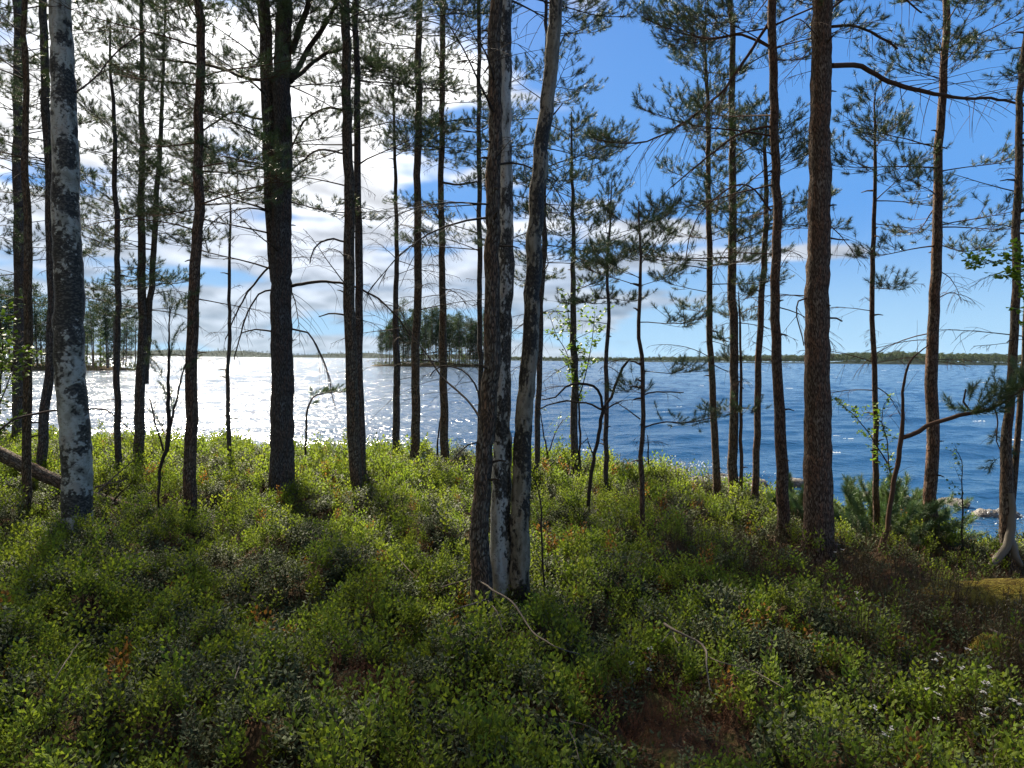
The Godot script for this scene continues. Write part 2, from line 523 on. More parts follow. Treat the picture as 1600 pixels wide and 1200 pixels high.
# the twigs (and shoots) along one branch
func clothe(g: Geo, cr: Crown, pts: PackedVector3Array, l: float, r0: float, live: float, r: RandomNumberGenerator, tone: float, twig_count: int, coarse := false) -> void:
	var side := 1.0 if r.randf() < 0.5 else -1.0
	for k in twig_count:
		var t := lerpf(0.22 if live < 0.5 else 0.3, 0.98, (k + r.randf() * 0.8) / twig_count)
		var at_ := resample(pts, t)
		var p: Vector3 = at_[0]
		var d: Vector3 = at_[1]
		side = -side
		var out := d.cross(Vector3.UP).normalized() * side
		var ang := r.randf_range(0.5, 1.1)
		var tl := l * (0.12 + 0.34 * (1.0 - t)) * r.randf_range(0.6, 1.3)
		if live < 0.5:
			# bare twigs hang and curl
			tl = clampf(tl * 1.25, 0.08, 0.75)
			var td := (d * cos(ang) + out * sin(ang) + Vector3(0, r.randf_range(-0.5, 0.3), 0)).normalized()
			var tp := walk(p, td, tl, 5, r.randf_range(-0.9, 0.1), r.randf_range(-2.0, -0.2), 0.08, r)
			g.tube(tp, taper(minf(r0 * 0.35, 0.0045), 0.0011, 6), 3)
			if r.randf() < 0.6:
				var a2 := resample(tp, r.randf_range(0.3, 0.7))
				var d2: Vector3 = (a2[1] + Vector3(r.randf_range(-0.8, 0.8), r.randf_range(-0.9, 0.2), r.randf_range(-0.8, 0.8))).normalized()
				g.tube(walk(a2[0], d2, tl * 0.5, 3, -0.4, -0.8, 0.08, r), taper(0.0022, 0.0009, 4), 3)
		else:
			tl = clampf(tl, 0.12, 0.7)
			var td := (d * cos(ang) + out * sin(ang) + Vector3(0, r.randf_range(-0.15, 0.4), 0)).normalized()
			var tp := walk(p, td, tl, 3, -0.25, 0.8, 0.06, r)
			if not coarse: g.tube(tp, taper(minf(r0 * 0.35, 0.005), 0.0018, 4), 3)
			var e := tp[3]
			var ed := (tp[3] - tp[2]).normalized()
			cr.add(r, e - ed * 0.04, (ed + Vector3(0, 0.25, 0)).normalized(), r.randf_range(0.8, 1.2), tone, coarse)
			var more := int(tl / (0.095 if not coarse else 0.2)) + 1
			for j in more:
				if r.randf() > live: continue
				var a2 := resample(tp, r.randf_range(0.35, 0.95))
				var d2: Vector3 = (a2[1] * 0.7 + Vector3(r.randf_range(-0.9, 0.9), r.randf_range(-0.1, 0.9), r.randf_range(-0.9, 0.9))).normalized()
				var l2 := r.randf_range(0.05, 0.2)
				if not coarse: g.tube(PackedVector3Array([a2[0], a2[0] + d2 * l2]), PackedFloat32Array([0.0022, 0.0018]), 3)
				cr.add(r, a2[0] + d2 * (l2 - 0.03), (d2 + Vector3(0, 0.35, 0)).normalized(), r.randf_range(0.75, 1.2), tone, coarse)
	if live >= 0.5:
		var e := resample(pts, 1.0)
		cr.add(r, e[0], e[1], 1.1, tone, coarse)

# a stem given as picture points [x, y, width] at one depth, from the foot upwards; returns {pts, rad} in the world
func stem_points(px: Array, depth: float, total: float, foot: float, to_top: bool) -> Dictionary:
	var pts := PackedVector3Array()
	var rad := PackedFloat32Array()
	for q in px:
		pts.append(at(q[0], q[1], depth))
		rad.append(q[2] / FOCAL * depth * 0.5)
	if not to_top:
		var n := pts.size()
		var p := pts[n - 1]
		var d := (pts[n - 1] - pts[n - 2]).normalized()
		d = (d + Vector3.UP).normalized()
		var left := maxf(total - (p.y - foot), 1.0)
		var r0 := rad[n - 1]
		for k in range(1, 6):
			pts.append(p + d * left * k / 5.0)
			rad.append(lerpf(r0, 0.006, pow(k / 5.0, 0.9)))
	return {"pts": pts, "rad": rad}

# Catmull-Rom through the points, one ring every `step` metres
func smooth_stem(s: Dictionary, step: float, rough: float, sd: float) -> Dictionary:
	var pts: PackedVector3Array = s.pts
	var rad: PackedFloat32Array = s.rad
	var o := PackedVector3Array()
	var q := PackedFloat32Array()
	for i in pts.size() - 1:
		var a := pts[maxi(i - 1, 0)]
		var b := pts[i]
		var c := pts[i + 1]
		var d := pts[mini(i + 2, pts.size() - 1)]
		var n := maxi(1, int(b.distance_to(c) / step))
		for k in n:
			var t := float(k) / n
			var p := b.cubic_interpolate(c, a, d, t)
			p += Vector3(bump.get_noise_2d(p.y * 60.0, sd * 91.0), 0, bump.get_noise_2d(p.y * 60.0, sd * 57.0 + 500.0)) * rough
			if q.size(): p += Vector3(bump.get_noise_3d(p.x * 420.0, p.y * 420.0, sd), bump.get_noise_3d(p.x * 420.0, p.y * 420.0, sd + 70.0), 0.0) * clampf(rad[i] * 1.4, 0.004, 0.016)
			o.append(p)
			q.append(lerpf(rad[i], rad[i + 1], t))
	o.append(pts[-1])
	q.append(rad[-1])
	return {"pts": o, "rad": q}

func bark_trunk(g: Geo, s: Dictionary, sides: int, relief: float, reps: float, vs: float, sd: float, v0 := 0.0) -> void:
	var first := g.v.size()
	g.tube(s.pts, s.rad, sides, reps, vs, v0)
	if relief <= 0.0: return
	# bark plates stand off the stem
	for i in range(first, g.v.size()):
		var p := g.v[i]
		var d := g.n[i]
		var e := bump.get_noise_3d(p.x * 900.0 + d.x * 60.0 + sd, p.y * 300.0, p.z * 900.0 + d.z * 60.0) + 0.6 * bump.get_noise_3d(d.x * 160.0, p.y * 700.0 + sd, d.z * 160.0)
		g.v[i] = p + d * e * relief

func height_at(pts: PackedVector3Array, y: float) -> Array:
	for i in pts.size() - 1:
		if pts[i].y <= y and pts[i + 1].y >= y:
			var t := (y - pts[i].y) / maxf(pts[i + 1].y - pts[i].y, 1e-4)
			return [pts[i].lerp(pts[i + 1], t), i]
	return [pts[-1], pts.size() - 2]

func shifted(g: Geo, by: Vector3) -> void:
	for i in g.v.size(): g.v[i] -= by

# spec keys: px, label, H, live (picture y where green branches begin), dead (picture y where bare branches begin), reach (m), bark, dens, top (the stem ends in the picture), px2 (second stem), limbs, called, tone, foot
func pine(spec: Dictionary) -> Node3D:
	rng.seed = hash(spec.label)
	var px: Array = spec.px
	var base := on_ground(px[0][0], px[0][1], 0.12)
	if spec.has("depth"):
		base = at(px[0][0], px[0][1], spec.depth)
	var depth := depth_of(base)
	var gy := ground(base.x, base.z)
	var foot := Vector3(base.x, gy, base.z)
	var t := thing(spec.get("called", "pine_tree"), foot, spec.label, spec.get("category", "pine tree"), spec.get("group", ""))
	var to_top: bool = spec.get("top", false)
	var total: float = spec.get("H", 12.0)
	var bark: Material = M[spec.get("bark", "bark_brown")]
	var twig: Material = M["twig_red" if spec.get("bark", "") == "bark_red" else "twig"]
	var reach: float = spec.get("reach", 1.3)
	var dens: float = spec.get("dens", 1.0)
	var tone: float = spec.get("tone", 1.0)
	var cr := Crown.new()
	var upper := Geo.new()
	var stems := [spec.px]
	if spec.has("px2"): stems.append(spec.px2)
	var frame_top := at(800, -40, depth).y
	for si in stems.size():
		var s := stem_points(stems[si], depth + 0.05 * si, total - 0.7 * si, gy, to_top)
		if si == 0:
			# roots and butt swell below the lowest visible point
			var p0: Vector3 = s.pts[0]
			var r0: float = s.rad[0]
			var pp := PackedVector3Array([Vector3(p0.x, gy - 0.2, p0.z), Vector3(p0.x, gy + 0.02, p0.z)])
			var rr := PackedFloat32Array([r0 * 2.1, r0 * 1.45])
			pp.append_array(s.pts)
			rr.append_array(s.rad)
			if p0.y < gy + 0.05:
				pp.remove_at(1)
				rr.remove_at(1)
			s = {"pts": pp, "rad": rr}
		var big: bool = stems[si][0][2] > 24
		var sm := smooth_stem(s, 0.07 if big else 0.16, 0.02, float(stems[si][0][0]))
		var g := Geo.new()
		bark_trunk(g, sm, 22 if big else 12, 0.007 if big else 0.0025, maxf(1.0, roundf(TAU * s.rad[1] / 0.5)), 1.0, float(si) * 7.0 + base.x)
		# broken-off stubs
		for k in (14 if big else 9):
			var here := height_at(sm.pts, lerpf(gy + 0.5, minf(frame_top, sm.pts[-1].y - 0.5), rng.randf()))
			var az := rng.randf() * TAU
			var out := Vector3(cos(az), rng.randf_range(-0.2, 0.5), sin(az)).normalized()
			var sl := rng.randf_range(0.03, 0.12)
			var rr: float = sm.rad[mini(here[1], sm.rad.size() - 1)]
			g.tube(PackedVector3Array([here[0] + out * rr * 0.7, here[0] + out * (rr + sl * 0.5), here[0] + out * (rr + sl) - Vector3(0, sl * 0.15, 0)]), PackedFloat32Array([0.011, 0.007, 0.004]), 5, 1.0, 1.0, 0.0, true)
		shifted(g, foot)
		obj("trunk" if si == 0 else "second_stem", g.mesh(bark), t)
		# branches
		var y_live := at(800, spec.get("live", 300), depth).y
		var y_dead := at(800, spec.get("dead", 600), depth).y
		var top: float = sm.pts[-1].y
		var first_y: float = minf(y_dead, y_live)
		if si == 1: first_y = maxf(first_y, sm.pts[0].y + 0.2)
		var y := first_y
		var gap: float = 0.30 / spec.get("often", 1.0)
		while y < top - 0.05:
			var in_frame := y < frame_top
			var here := height_at(sm.pts, y)
			var cr_len := maxf(top - y_live, 0.5)
			var f := clampf((y - y_live) / cr_len, 0.0, 1.0)
			var live := y > y_live
			var count := 1 + int(rng.randf() < 0.85) + int(rng.randf() < 0.5)
			if live: count = 2 + rng.randi() % 3
			if not in_frame: count = 3
			if spec.has("arms"): count = spec.arms
			for k in count:
				if rng.randf() > dens: continue
				var az := rng.randf() * TAU
				var out := Vector3(cos(az), 0, sin(az))
				var rr: float = sm.rad[mini(here[1], sm.rad.size() - 1)]
				var p: Vector3 = here[0] + out * rr * 0.7 + Vector3(0, rng.randf_range(-0.06, 0.06), 0)
				var l: float
				var pts: PackedVector3Array
				var alive := live or (y > y_live - 0.7 and rng.randf() < 0.35)
				if alive:
					l = reach * (0.35 + 0.65 * sqrt(1.0 - f)) * rng.randf_range(0.65, 1.1)
					if f > 0.75: l *= lerpf(1.0, 0.35, (f - 0.75) * 4.0)
					var e := lerpf(0.1, 0.9, f) + rng.randf_range(-0.2, 0.25)
					pts = walk(p, (out + Vector3(0, e, 0)).normalized(), l, 7, -0.5, 0.9, 0.09, rng)
				else:
					l = reach * rng.randf_range(0.3, 1.0) * (1.0 if rng.randf() < 0.65 else 0.45)
					var e := rng.randf_range(-0.2, 0.55)
					pts = walk(p, (out + Vector3(0, e, 0)).normalized(), l, 7, rng.randf_range(-0.9, 0.2), rng.randf_range(-1.6, 0.1), 0.08, rng)
				var r0 := clampf(l * 0.0085, 0.003, rr * 0.6)
				var bg := upper
				if in_frame: bg = Geo.new()
				if in_frame:
					bg.tube(pts, taper(r0, 0.002, 8), 5)
					clothe(bg, cr, pts, l, r0, 0.85 if alive else 0.0, rng, tone, int((7 if alive else 7) + l * (6.5 if alive else 6.0)))
					shifted(bg, foot)
					obj("branch", bg.mesh(twig), t)
				else:
					bg.tube(pts, taper(r0 * 1.2, 0.003, 8), 4)
					clothe(bg, cr, pts, l * 1.2, r0, 0.9, rng, tone, int(5 + l * 4.0), true)
			y += gap * rng.randf_range(0.7, 1.3) * (1.0 if in_frame else 1.3)
	for lm in spec.get("limbs", []):
		limb(t, cr, foot, depth, lm, twig, tone)
	for q in spec.get("roots", []):
		var rp := PackedVector3Array()
		var rr := PackedFloat32Array()
		for w in q:
			rp.append(at(w[0], w[1], depth - 0.06))
			rr.append(w[2] / FOCAL * depth * 0.5)
		var ss := smooth_stem({"pts": rp, "rad": rr}, 0.04, 0.01, q[0][0])
		var rg := Geo.new()
		bark_trunk(rg, ss, 14, 0.006, 1.0, 1.0, 2.0)
		shifted(rg, foot)
		obj("root", rg.mesh(M["pale_root"]), t)
	if upper.v.size():
		shifted(upper, foot)
		obj("upper_boughs", upper.mesh(twig), t, "stuff")
	hang_crown(t, cr, foot)
	return t

func hang_crown(t: Node3D, cr: Crown, foot: Vector3) -> void:
	for k in 4:
		if cr.xf[k].is_empty(): continue
		var a := []
		for x in cr.xf[k]:
			a.append(Transform3D(x.basis, x.origin - foot))
		multi("crown", shoot_meshes[k], a, cr.col[k], t)

# a large branch copied from the photograph: {p: [[x, y, width] ...], away: metres it leans from or to the camera at its end, live}
func limb(t: Node3D, cr: Crown, foot: Vector3, depth: float, lm: Dictionary, m: Material, tone: float) -> void:
	var pts := PackedVector3Array()
	var rad := PackedFloat32Array()
	var n: int = lm.p.size()
	for i in n:
		var q = lm.p[i]
		var dd: float = depth + lm.get("away", 0.3) * i / (n - 1.0)
		pts.append(at(q[0], q[1], dd))
		rad.append(maxf(q[2] / FOCAL * dd * 0.40, 0.0022))
	var s := smooth_stem({"pts": pts, "rad": rad}, 0.07, 0.015, lm.p[0][1])
	var g := Geo.new()
	g.tube(s.pts, s.rad, 7, 1.0, 2.0)
	var l := 0.0
	for i in n - 1: l += pts[i].distance_to(pts[i + 1])
	var live: float = lm.get("live", 0.0)
	var tw := Geo.new()
	clothe(tw, cr, s.pts, lm.get("spread", l), rad[0], live, rng, tone, int(lm.get("twigs", int(5 + l * 6.0)) * 1.6))
	shifted(g, foot)
	var o := obj("branch", g.mesh(m), t)
	if tw.v.size():
		shifted(tw, foot)
		obj("twig", tw.mesh(m), o, "stuff")

# ---------------------------------------------------------------- birches and saplings
var spray_meshes := []

# a spray of birch leaves on a thin twig, 0.3 m long along +y
func make_sprays() -> void:
	var r := RandomNumberGenerator.new()
	r.seed = 15
	for k in 3:
		var g := Geo.new()
		for i in 15:
			var t := (i + 0.5) / 15.0
			var a := i * 2.4 + r.randf()
			var out := Vector3(cos(a), r.randf_range(-0.3, 0.5), sin(a)).normalized()
			var p := Vector3(r.randf_range(-0.02, 0.02), 0.3 * t, r.randf_range(-0.02, 0.02)) + out * 0.02
			var d := (out + Vector3(0, -0.5, 0)).normalized()
			var s := d.cross(Vector3(r.randf() - 0.5, 1, r.randf() - 0.5)).normalized()
			g.leaf(p, d, s, r.randf_range(0.03, 0.045), r.randf_range(0.024, 0.034), 0.12)
		g.tube(PackedVector3Array([Vector3.ZERO, Vector3(0.01, 0.15, 0), Vector3(0, 0.3, 0.01)]), PackedFloat32Array([0.002, 0.0016, 0.001]), 3)
		spray_meshes.append(g.mesh(M["birch_leaf"]))

func birch(spec: Dictionary) -> Node3D:
	rng.seed = hash(spec.label)
	var base := on_ground(spec.px[0][0], spec.px[0][1], 0.1)
	if spec.has("depth"): base = at(spec.px[0][0], spec.px[0][1], spec.depth)
	var depth := depth_of(base)
	var gy := ground(base.x, base.z)
	var foot := Vector3(base.x, gy, base.z)
	var t := thing("birch_tree", foot, spec.label, "birch tree")
	var s := stem_points(spec.px, depth, spec.H, gy, false)
	var p0: Vector3 = s.pts[0]
	var r0: float = s.rad[0]
	var pp := PackedVector3Array([Vector3(p0.x, gy - 0.25, p0.z)])
	var rr := PackedFloat32Array([r0 * 1.45])
	pp.append_array(s.pts)
	rr.append_array(s.rad)
	var sm := smooth_stem({"pts": pp, "rad": rr}, 0.06, 0.012, spec.px[0][0])
	var g := Geo.new()
	bark_trunk(g, sm, 24, 0.0045, 1.0, 1.0 / 7.0, base.x * 3.0, 0.0)
	shifted(g, foot)
	obj("trunk", g.mesh(M[spec.bark]), t)
	var leaves := [[], [], []]
	var tint := [[], [], []]
	var upper := Geo.new()
	var top: float = sm.pts[-1].y
	var y: float = gy + spec.get("from", 5.2)
	var frame_top := at(800, -40, depth).y
	while y < top - 0.1:
		var here := height_at(sm.pts, y)
		for k in 2:
			var az := rng.randf() * TAU
			var out := Vector3(cos(az), 0, sin(az))
			var f: float = (y - gy - 4.0) / (top - gy - 4.0)
			var l := lerpf(1.7, 0.4, f) * rng.randf_range(0.6, 1.1)
			var pts := walk(here[0], (out + Vector3(0, 1.0, 0)).normalized(), l, 7, -0.4, -1.2, 0.08, rng)
			upper.tube(pts, taper(0.012, 0.003, 8), 4)
			for j in 9:
				var a := resample(pts, rng.randf_range(0.3, 1.0))
				var d: Vector3 = (a[1] + Vector3(rng.randf_range(-1, 1), rng.randf_range(-1.2, 0.3), rng.randf_range(-1, 1))).normalized()
				var sd := d.cross(Vector3(rng.randf() - 0.5, rng.randf() - 0.5, rng.randf() - 0.5)).normalized()
				var q := rng.randi() % 3
				leaves[q].append(Transform3D(Basis(sd, d, sd.cross(d)).scaled_local(Vector3.ONE * rng.randf_range(0.9, 1.4)), a[0] - foot))
				var w := rng.randf_range(0.8, 1.2)
				tint[q].append(Color(0.13 * w, 0.20 * w, 0.03 * w))
		y += 0.28
	shifted(upper, foot)
	obj("upper_boughs", upper.mesh(M["birch_twig"]), t, "stuff")
	for q in 3:
		if leaves[q].size(): multi("crown", spray_meshes[q], leaves[q], tint[q], t)
	for lm in spec.get("limbs", []):
		limb(t, Crown.new(), foot, depth, lm, M["birch_twig"], 1.0)
	return t

# a young leafy or bare sapling: stems as picture points, leaves strewn along the stems' outer part and round given picture spots
func sapling(called: String, label: String, category: String, foot_px: Array, stems: Array, spec := {}) -> Node3D:
	rng.seed = hash(label)
	var base := on_ground(foot_px[0], foot_px[1], 0.1)
	if spec.has("depth"): base = at(foot_px[0], foot_px[1], spec.depth)
	var depth := depth_of(base)
	var foot := Vector3(base.x, ground(base.x, base.z), base.z)
	var t := thing(called, foot, label, category, spec.get("group", ""))
	var lv := Geo.new()
	var wood: Material = M[spec.get("wood", "birch_twig")]
	var size: float = spec.get("leaf", 0.034)
	var cr := Crown.new()
	for si in stems.size():
		var st: Dictionary = stems[si]
		var pts := PackedVector3Array()
		var rad := PackedFloat32Array()
		var n: int = st.p.size()
		if si == 0:
			pts.append(foot - Vector3(0, 0.08, 0))
			rad.append(maxf(st.p[0][2] / FOCAL * depth * 0.6, 0.002))
		for i in n:
			var q = st.p[i]
			var dd: float = depth + st.get("away", 0.0) * i / maxf(n - 1.0, 1.0)
			pts.append(at(q[0], q[1], dd))
			rad.append(maxf(q[2] / FOCAL * dd * 0.40, 0.0014))
		var s := smooth_stem({"pts": pts, "rad": rad}, 0.06, 0.01, st.p[0][0])
		var g := Geo.new()
		g.tube(s.pts, s.rad, 6, 1.0, 2.0)
		var l := 0.0
		for i in n - 1: l += pts[i].distance_to(pts[i + 1])
		var tw: int = st.get("twigs", 6)
		var from: float = st.get("from", 0.35)
		for k in tw:
			var a := resample(s.pts, lerpf(from, 1.0, (k + rng.randf()) / tw))
			var d: Vector3 = (a[1] * 0.8 + Vector3(rng.randf_range(-1, 1), rng.randf_range(-0.2, 0.7), rng.randf_range(-1, 1))).normalized()
			var tl: float = st.get("twig_l", 0.22) * rng.randf_range(0.6, 1.4)
			var tp := walk(a[0], d, tl, 4, 0.1, st.get("curl", -0.5), 0.12, rng)
			g.tube(tp, taper(0.0024, 0.0009, 5), 3)
			for j in int(st.get("leaves", 0) * 3.2):
				var b := resample(tp, rng.randf_range(0.25, 1.0))
				var ld: Vector3 = (b[1] * 0.3 + Vector3(rng.randf_range(-1, 1), rng.randf_range(-0.8, 0.5), rng.randf_range(-1, 1))).normalized()
				var sd := ld.cross(Vector3(rng.randf() - 0.5, 1.0, rng.randf() - 0.5)).normalized()
				lv.leaf(b[0] + ld * 0.01, ld, sd, size * rng.randf_range(0.7, 1.25), size * 0.78 * rng.randf_range(0.75, 1.2), 0.12)
			if st.get("live", 0.0) > rng.randf():
				for j in 4:
					var b := resample(tp, 1.0 - 0.2 * j)
					cr.add(rng, b[0], (b[1] + Vector3(rng.randf_range(-0.7, 0.7), rng.randf_range(0.0, 0.8), rng.randf_range(-0.7, 0.7))).normalized(), rng.randf_range(0.9, 1.3), 1.3)
		shifted(g, foot)
		obj("stem" if si == 0 else "branch", g.mesh(wood), t)
	if lv.v.size():
		shifted(lv, foot)
		for i in lv.v.size() / 8:
			var w := rng.randf_range(0.75, 1.2)
			for k in 8: lv.c.append(Color(0.15 * w, 0.225 * w, 0.035 * w))
		var o := obj("foliage", lv.mesh(M["birch_leaf"]), t)
	hang_crown(t, cr, foot)
	return t

# ---------------------------------------------------------------- ground cover
# a sprig: forked stems with small leaves. kind 0 bilberry (upright, thin bright leaves), 1 cowberry (low, thick dark leaves), 2 heath (needle-like leaves on wiry stems)
func sprig(kind: int, sd: int) -> Array:
	var r := RandomNumberGenerator.new()
	r.seed = sd
	var lv := Geo.new()
	var st := Geo.new()
	var stems: int = [3, 4, 5][kind]
	for s in stems:
		var a := r.randf() * TAU
		var lean: float = r.randf_range(0.05, [0.4, 0.7, 0.6][kind])
		var d := Vector3(cos(a) * sin(lean), cos(lean), sin(a) * sin(lean))
		var l: float = r.randf_range(0.7, 1.15) * [0.20, 0.125, 0.2][kind]
		var p := walk(Vector3(r.randf_range(-0.03, 0.03), -0.03, r.randf_range(-0.03, 0.03)), d, l + 0.03, 4, 0.0, 0.6, 0.12, r)
		st.tube(p, taper(0.0018, 0.0008, 5), 3)
		var n: int = [17, 16, 20][kind]
		for i in n:
			var t := lerpf(0.42 if kind != 0 else 0.5, 1.0, (i + r.randf() * 0.5) / n)
			var q := resample(p, minf(t, 1.0))
			var b := i * 2.4 + r.randf() * 0.9
			var out := Vector3(cos(b), r.randf_range(0.1, 0.9) if kind > 0 else r.randf_range(0.3, 1.7), sin(b)).normalized()
			var w := out.cross(Vector3(r.randf() - 0.5, 1.2, r.randf() - 0.5)).normalized()
			var o: Vector3 = q[0]
			if kind == 0:
				# side twigs carry the leaves out from the stem
				o += Vector3(cos(b), 0.4, sin(b)) * r.randf_range(0.003, 0.026)
				lv.leaf(o, out, w, r.randf_range(0.017, 0.026), r.randf_range(0.0115, 0.0165), 0.2)
			elif kind == 1:
				o += Vector3(cos(b), 0.2, sin(b)) * r.randf_range(0.0, 0.015)
				lv.leaf(o, out, w, r.randf_range(0.015, 0.023), r.randf_range(0.009, 0.013), 0.3)
			else:
				lv.tri(o - w * 0.0018, o + (out + q[1] * 0.6).normalized() * r.randf_range(0.012, 0.024), o + w * 0.0018)
	return [lv, st]

func cover() -> void:
	var patch := fnl(FastNoiseLite.TYPE_SIMPLEX, 101, 0.55, 3)
	var fine := fnl(FastNoiseLite.TYPE_SIMPLEX, 103, 2.2, 2)
	var bare := fnl(FastNoiseLite.TYPE_SIMPLEX, 107, 0.9, 3)
	var r := RandomNumberGenerator.new()
	r.seed = 77
	var names := ["bilberry_undergrowth", "cowberry_undergrowth", "heath_undergrowth"]
	var mats := ["berry_leaf", "cow_leaf", "heath_leaf"]
	var labels := ["bright green bilberry shrubs covering the forest floor", "low dark glossy cowberry leaves between the bilberry shrubs", "wiry brown-green heath and crowberry on the bank beside the juniper"]
	var lists := []
	for k in 3:
		lists.append([[[], []], [[], []], [[], []], [[], []]])
	var litter := []
	var litter_col := []
	var dead := []
	var dead_col := []
	var z := -15.5
	while z < 0.5:
		var dist := maxf(-z, 1.0)
		var gap := 0.052 if dist < 5.0 else (0.064 if dist < 8.5 else 0.085)
		var wide := 0.86 * dist + 1.6
		var x := -wide - 1.8
		while x < minf(wide, 9.0):
			var px := x + r.randf_range(-0.5, 0.5) * gap
			var pz := z + r.randf_range(-0.5, 0.5) * gap
			x += gap
			var s := inland(px, pz)
			if s < -3.2: continue
			if s < -0.6 and r.randf() < 0.5: continue
			var pn := patch.get_noise_2d(px, pz)
			var fn := fine.get_noise_2d(px, pz)
			var bn := bare.get_noise_2d(px, pz)
			# the bank in front of the juniper is browner and barer
			var bank := smoothstep(1.4, 2.6, px - 0.22 * (pz + 4.5)) * smoothstep(-6.6, -5.2, pz) * (1.0 - smoothstep(-3.5, -2.7, pz))
			# a rusty patch of dead heath low in the middle
			var rust := exp(-((px - 0.72) ** 2 / 0.10 + (pz + 2.95) ** 2 / 0.14)) + 0.8 * exp(-((px + 0.68) ** 2 + (pz + 3.2) ** 2) / 0.05)
			# a moss mound keeps free of shrubs
			if bare_spot(px, pz): continue
			var y := ground(px, pz)
			var hole := bn > 0.46 or rust > 0.6
			if r.randf() < (0.30 if hole or bank > 0.5 else 0.10):
				var tf := Transform3D(Basis(Vector3(r.randf() - 0.5, 1, r.randf() - 0.5).normalized(), r.randf() * TAU).scaled(Vector3.ONE * r.randf_range(0.6, 1.5)), Vector3(px, y + 0.012, pz))
				litter.append(tf)
				var q := r.randf_range(0.6, 1.3)
				litter_col.append(Color(0.15 * q, 0.075 * q, 0.035 * q) if r.randf() < 0.7 else Color(0.2 * q, 0.15 * q, 0.09 * q))
			if rust > 0.35 or (bank > 0.4 and r.randf() < 0.3):
				if r.randf() < 0.75:
					var q := r.randf_range(0.6, 1.3)
					dead.append(Transform3D(Basis(Vector3(r.randf() - 0.5, 2, r.randf() - 0.5).normalized(), r.randf() * TAU).scaled(Vector3.ONE * r.randf_range(0.6, 1.0)), Vector3(px, y, pz)))
					dead_col.append(Color(0.115 * q, 0.05 * q, 0.026 * q))
				if r.randf() < 0.85: continue
			if hole and r.randf() < 0.45: continue
			var kind := 0
			var m := pn * 0.7 + fn
			if m > -0.10: kind = 1
			if r.randf() < 0.12: kind = 1 - kind
			if r.randf() < bank * 0.85: kind = 2 if r.randf() < 0.75 else 1
			elif px > 1.2 and r.randf() < 0.10: kind = 2
			if kind == 1 and bank > 0.5 and r.randf() < 0.5: continue
			if r.randf() < 0.12: continue
			var sc := r.randf_range(0.75, 1.25) * (1.0 + 0.35 * fn) * (1.0 if dist < 8.0 else 1.25)
			if kind == 0: sc *= 1.0 + 0.2 * smoothstep(-6.0, -11.0, pz)
			var b := Basis(Vector3.UP, r.randf() * TAU).rotated(Vector3(r.randf() - 0.5, 0, r.randf() - 0.5).normalized(), r.randf() * 0.3).scaled(Vector3(sc, sc * r.randf_range(0.85, 1.2), sc))
			var v := r.randi() % 4
			lists[kind][v][0].append(Transform3D(b, Vector3(px, y, pz)))
			var q := r.randf_range(0.72, 1.25)
			var w := r.randf()
			var c := Color(0.115, 0.175, 0.020)
			if kind == 0: c = Color(0.128, 0.198, 0.026).lerp(Color(0.195, 0.245, 0.034), w)
			elif kind == 1: c = Color(0.056, 0.074, 0.034).lerp(Color(0.094, 0.110, 0.055), w)
			else: c = Color(0.055, 0.062, 0.022).lerp(Color(0.085, 0.06, 0.028), w)
			if kind == 0 and r.randf() < 0.03: c = Color(0.2, 0.10, 0.03)
			lists[kind][v][1].append(Color(c.r * q, c.g * q, c.b * q))
		z += gap
	for kind in 3:
		var root := Node3D.new()
		root.name = names[kind]
		add_child(root)
		tag(root, labels[kind], "", "", "stuff")
		for v in 4:
			var sp := sprig(kind, 200 + kind * 10 + v)
			if lists[kind][v][0].is_empty(): continue
			multi("foliage", sp[0].mesh(M[mats[kind]]), lists[kind][v][0], lists[kind][v][1], root)
			multi("stems", sp[1].mesh(M["twig_red"]), lists[kind][v][0], [], root)
	# brown leaves, bark flakes and twigs on the ground
	var lg := Geo.new()
	var r2 := RandomNumberGenerator.new()
	r2.seed = 31
	for i in 7:
		var a := r2.randf() * TAU
		var d := Vector3(cos(a), r2.randf_range(-0.1, 0.25), sin(a)).normalized()
		var w := d.cross(Vector3(r2.randf() - 0.5, 1, r2.randf() - 0.5)).normalized()
		var o := Vector3(r2.randf_range(-0.04, 0.04), r2.randf_range(0.0, 0.012), r2.randf_range(-0.04, 0.04))
		if i < 3: lg.leaf(o, d, w, 0.022, 0.014, 0.3)
		else: lg.tri(o - w * 0.0015, o + d * 0.06, o + w * 0.0015)
	var lo := multi("leaf_litter", lg.mesh(M["dead_leaf"]), litter, litter_col, self)
	tag(lo, "brown needles and dead leaves strewn on the forest floor", "", "", "stuff")
	var sp := sprig(2, 333)
	for i in sp[1].v.size(): pass
	var dg: Geo = sp[0]
	var k0 := dg.v.size()
	var dobj := multi("dead_heath_undergrowth", dg.mesh(M["dead_leaf"]), dead, dead_col, self)
	tag(dobj, "rusty brown dead heath in patches on the forest floor", "", "", "stuff")

var moss_c := Vector3.ZERO
var log_a := Vector2(-90, -90)
var log_b := Vector2(-90, -90)

func bare_spot(x: float, z: float) -> bool:
	var a := (x - moss_c.x) / 0.62
	var b := (z - moss_c.z + 0.12 * (x - moss_c.x)) / 0.2
	if a * a + b * b < 1.0: return true
	# the shrubs stay low along the fallen log
	var q := Geometry2D.get_closest_point_to_segment(Vector2(x, z), log_a, log_b)
	return Vector2(x, z).distance_to(q + Vector2(0, 0.22)) < 0.3

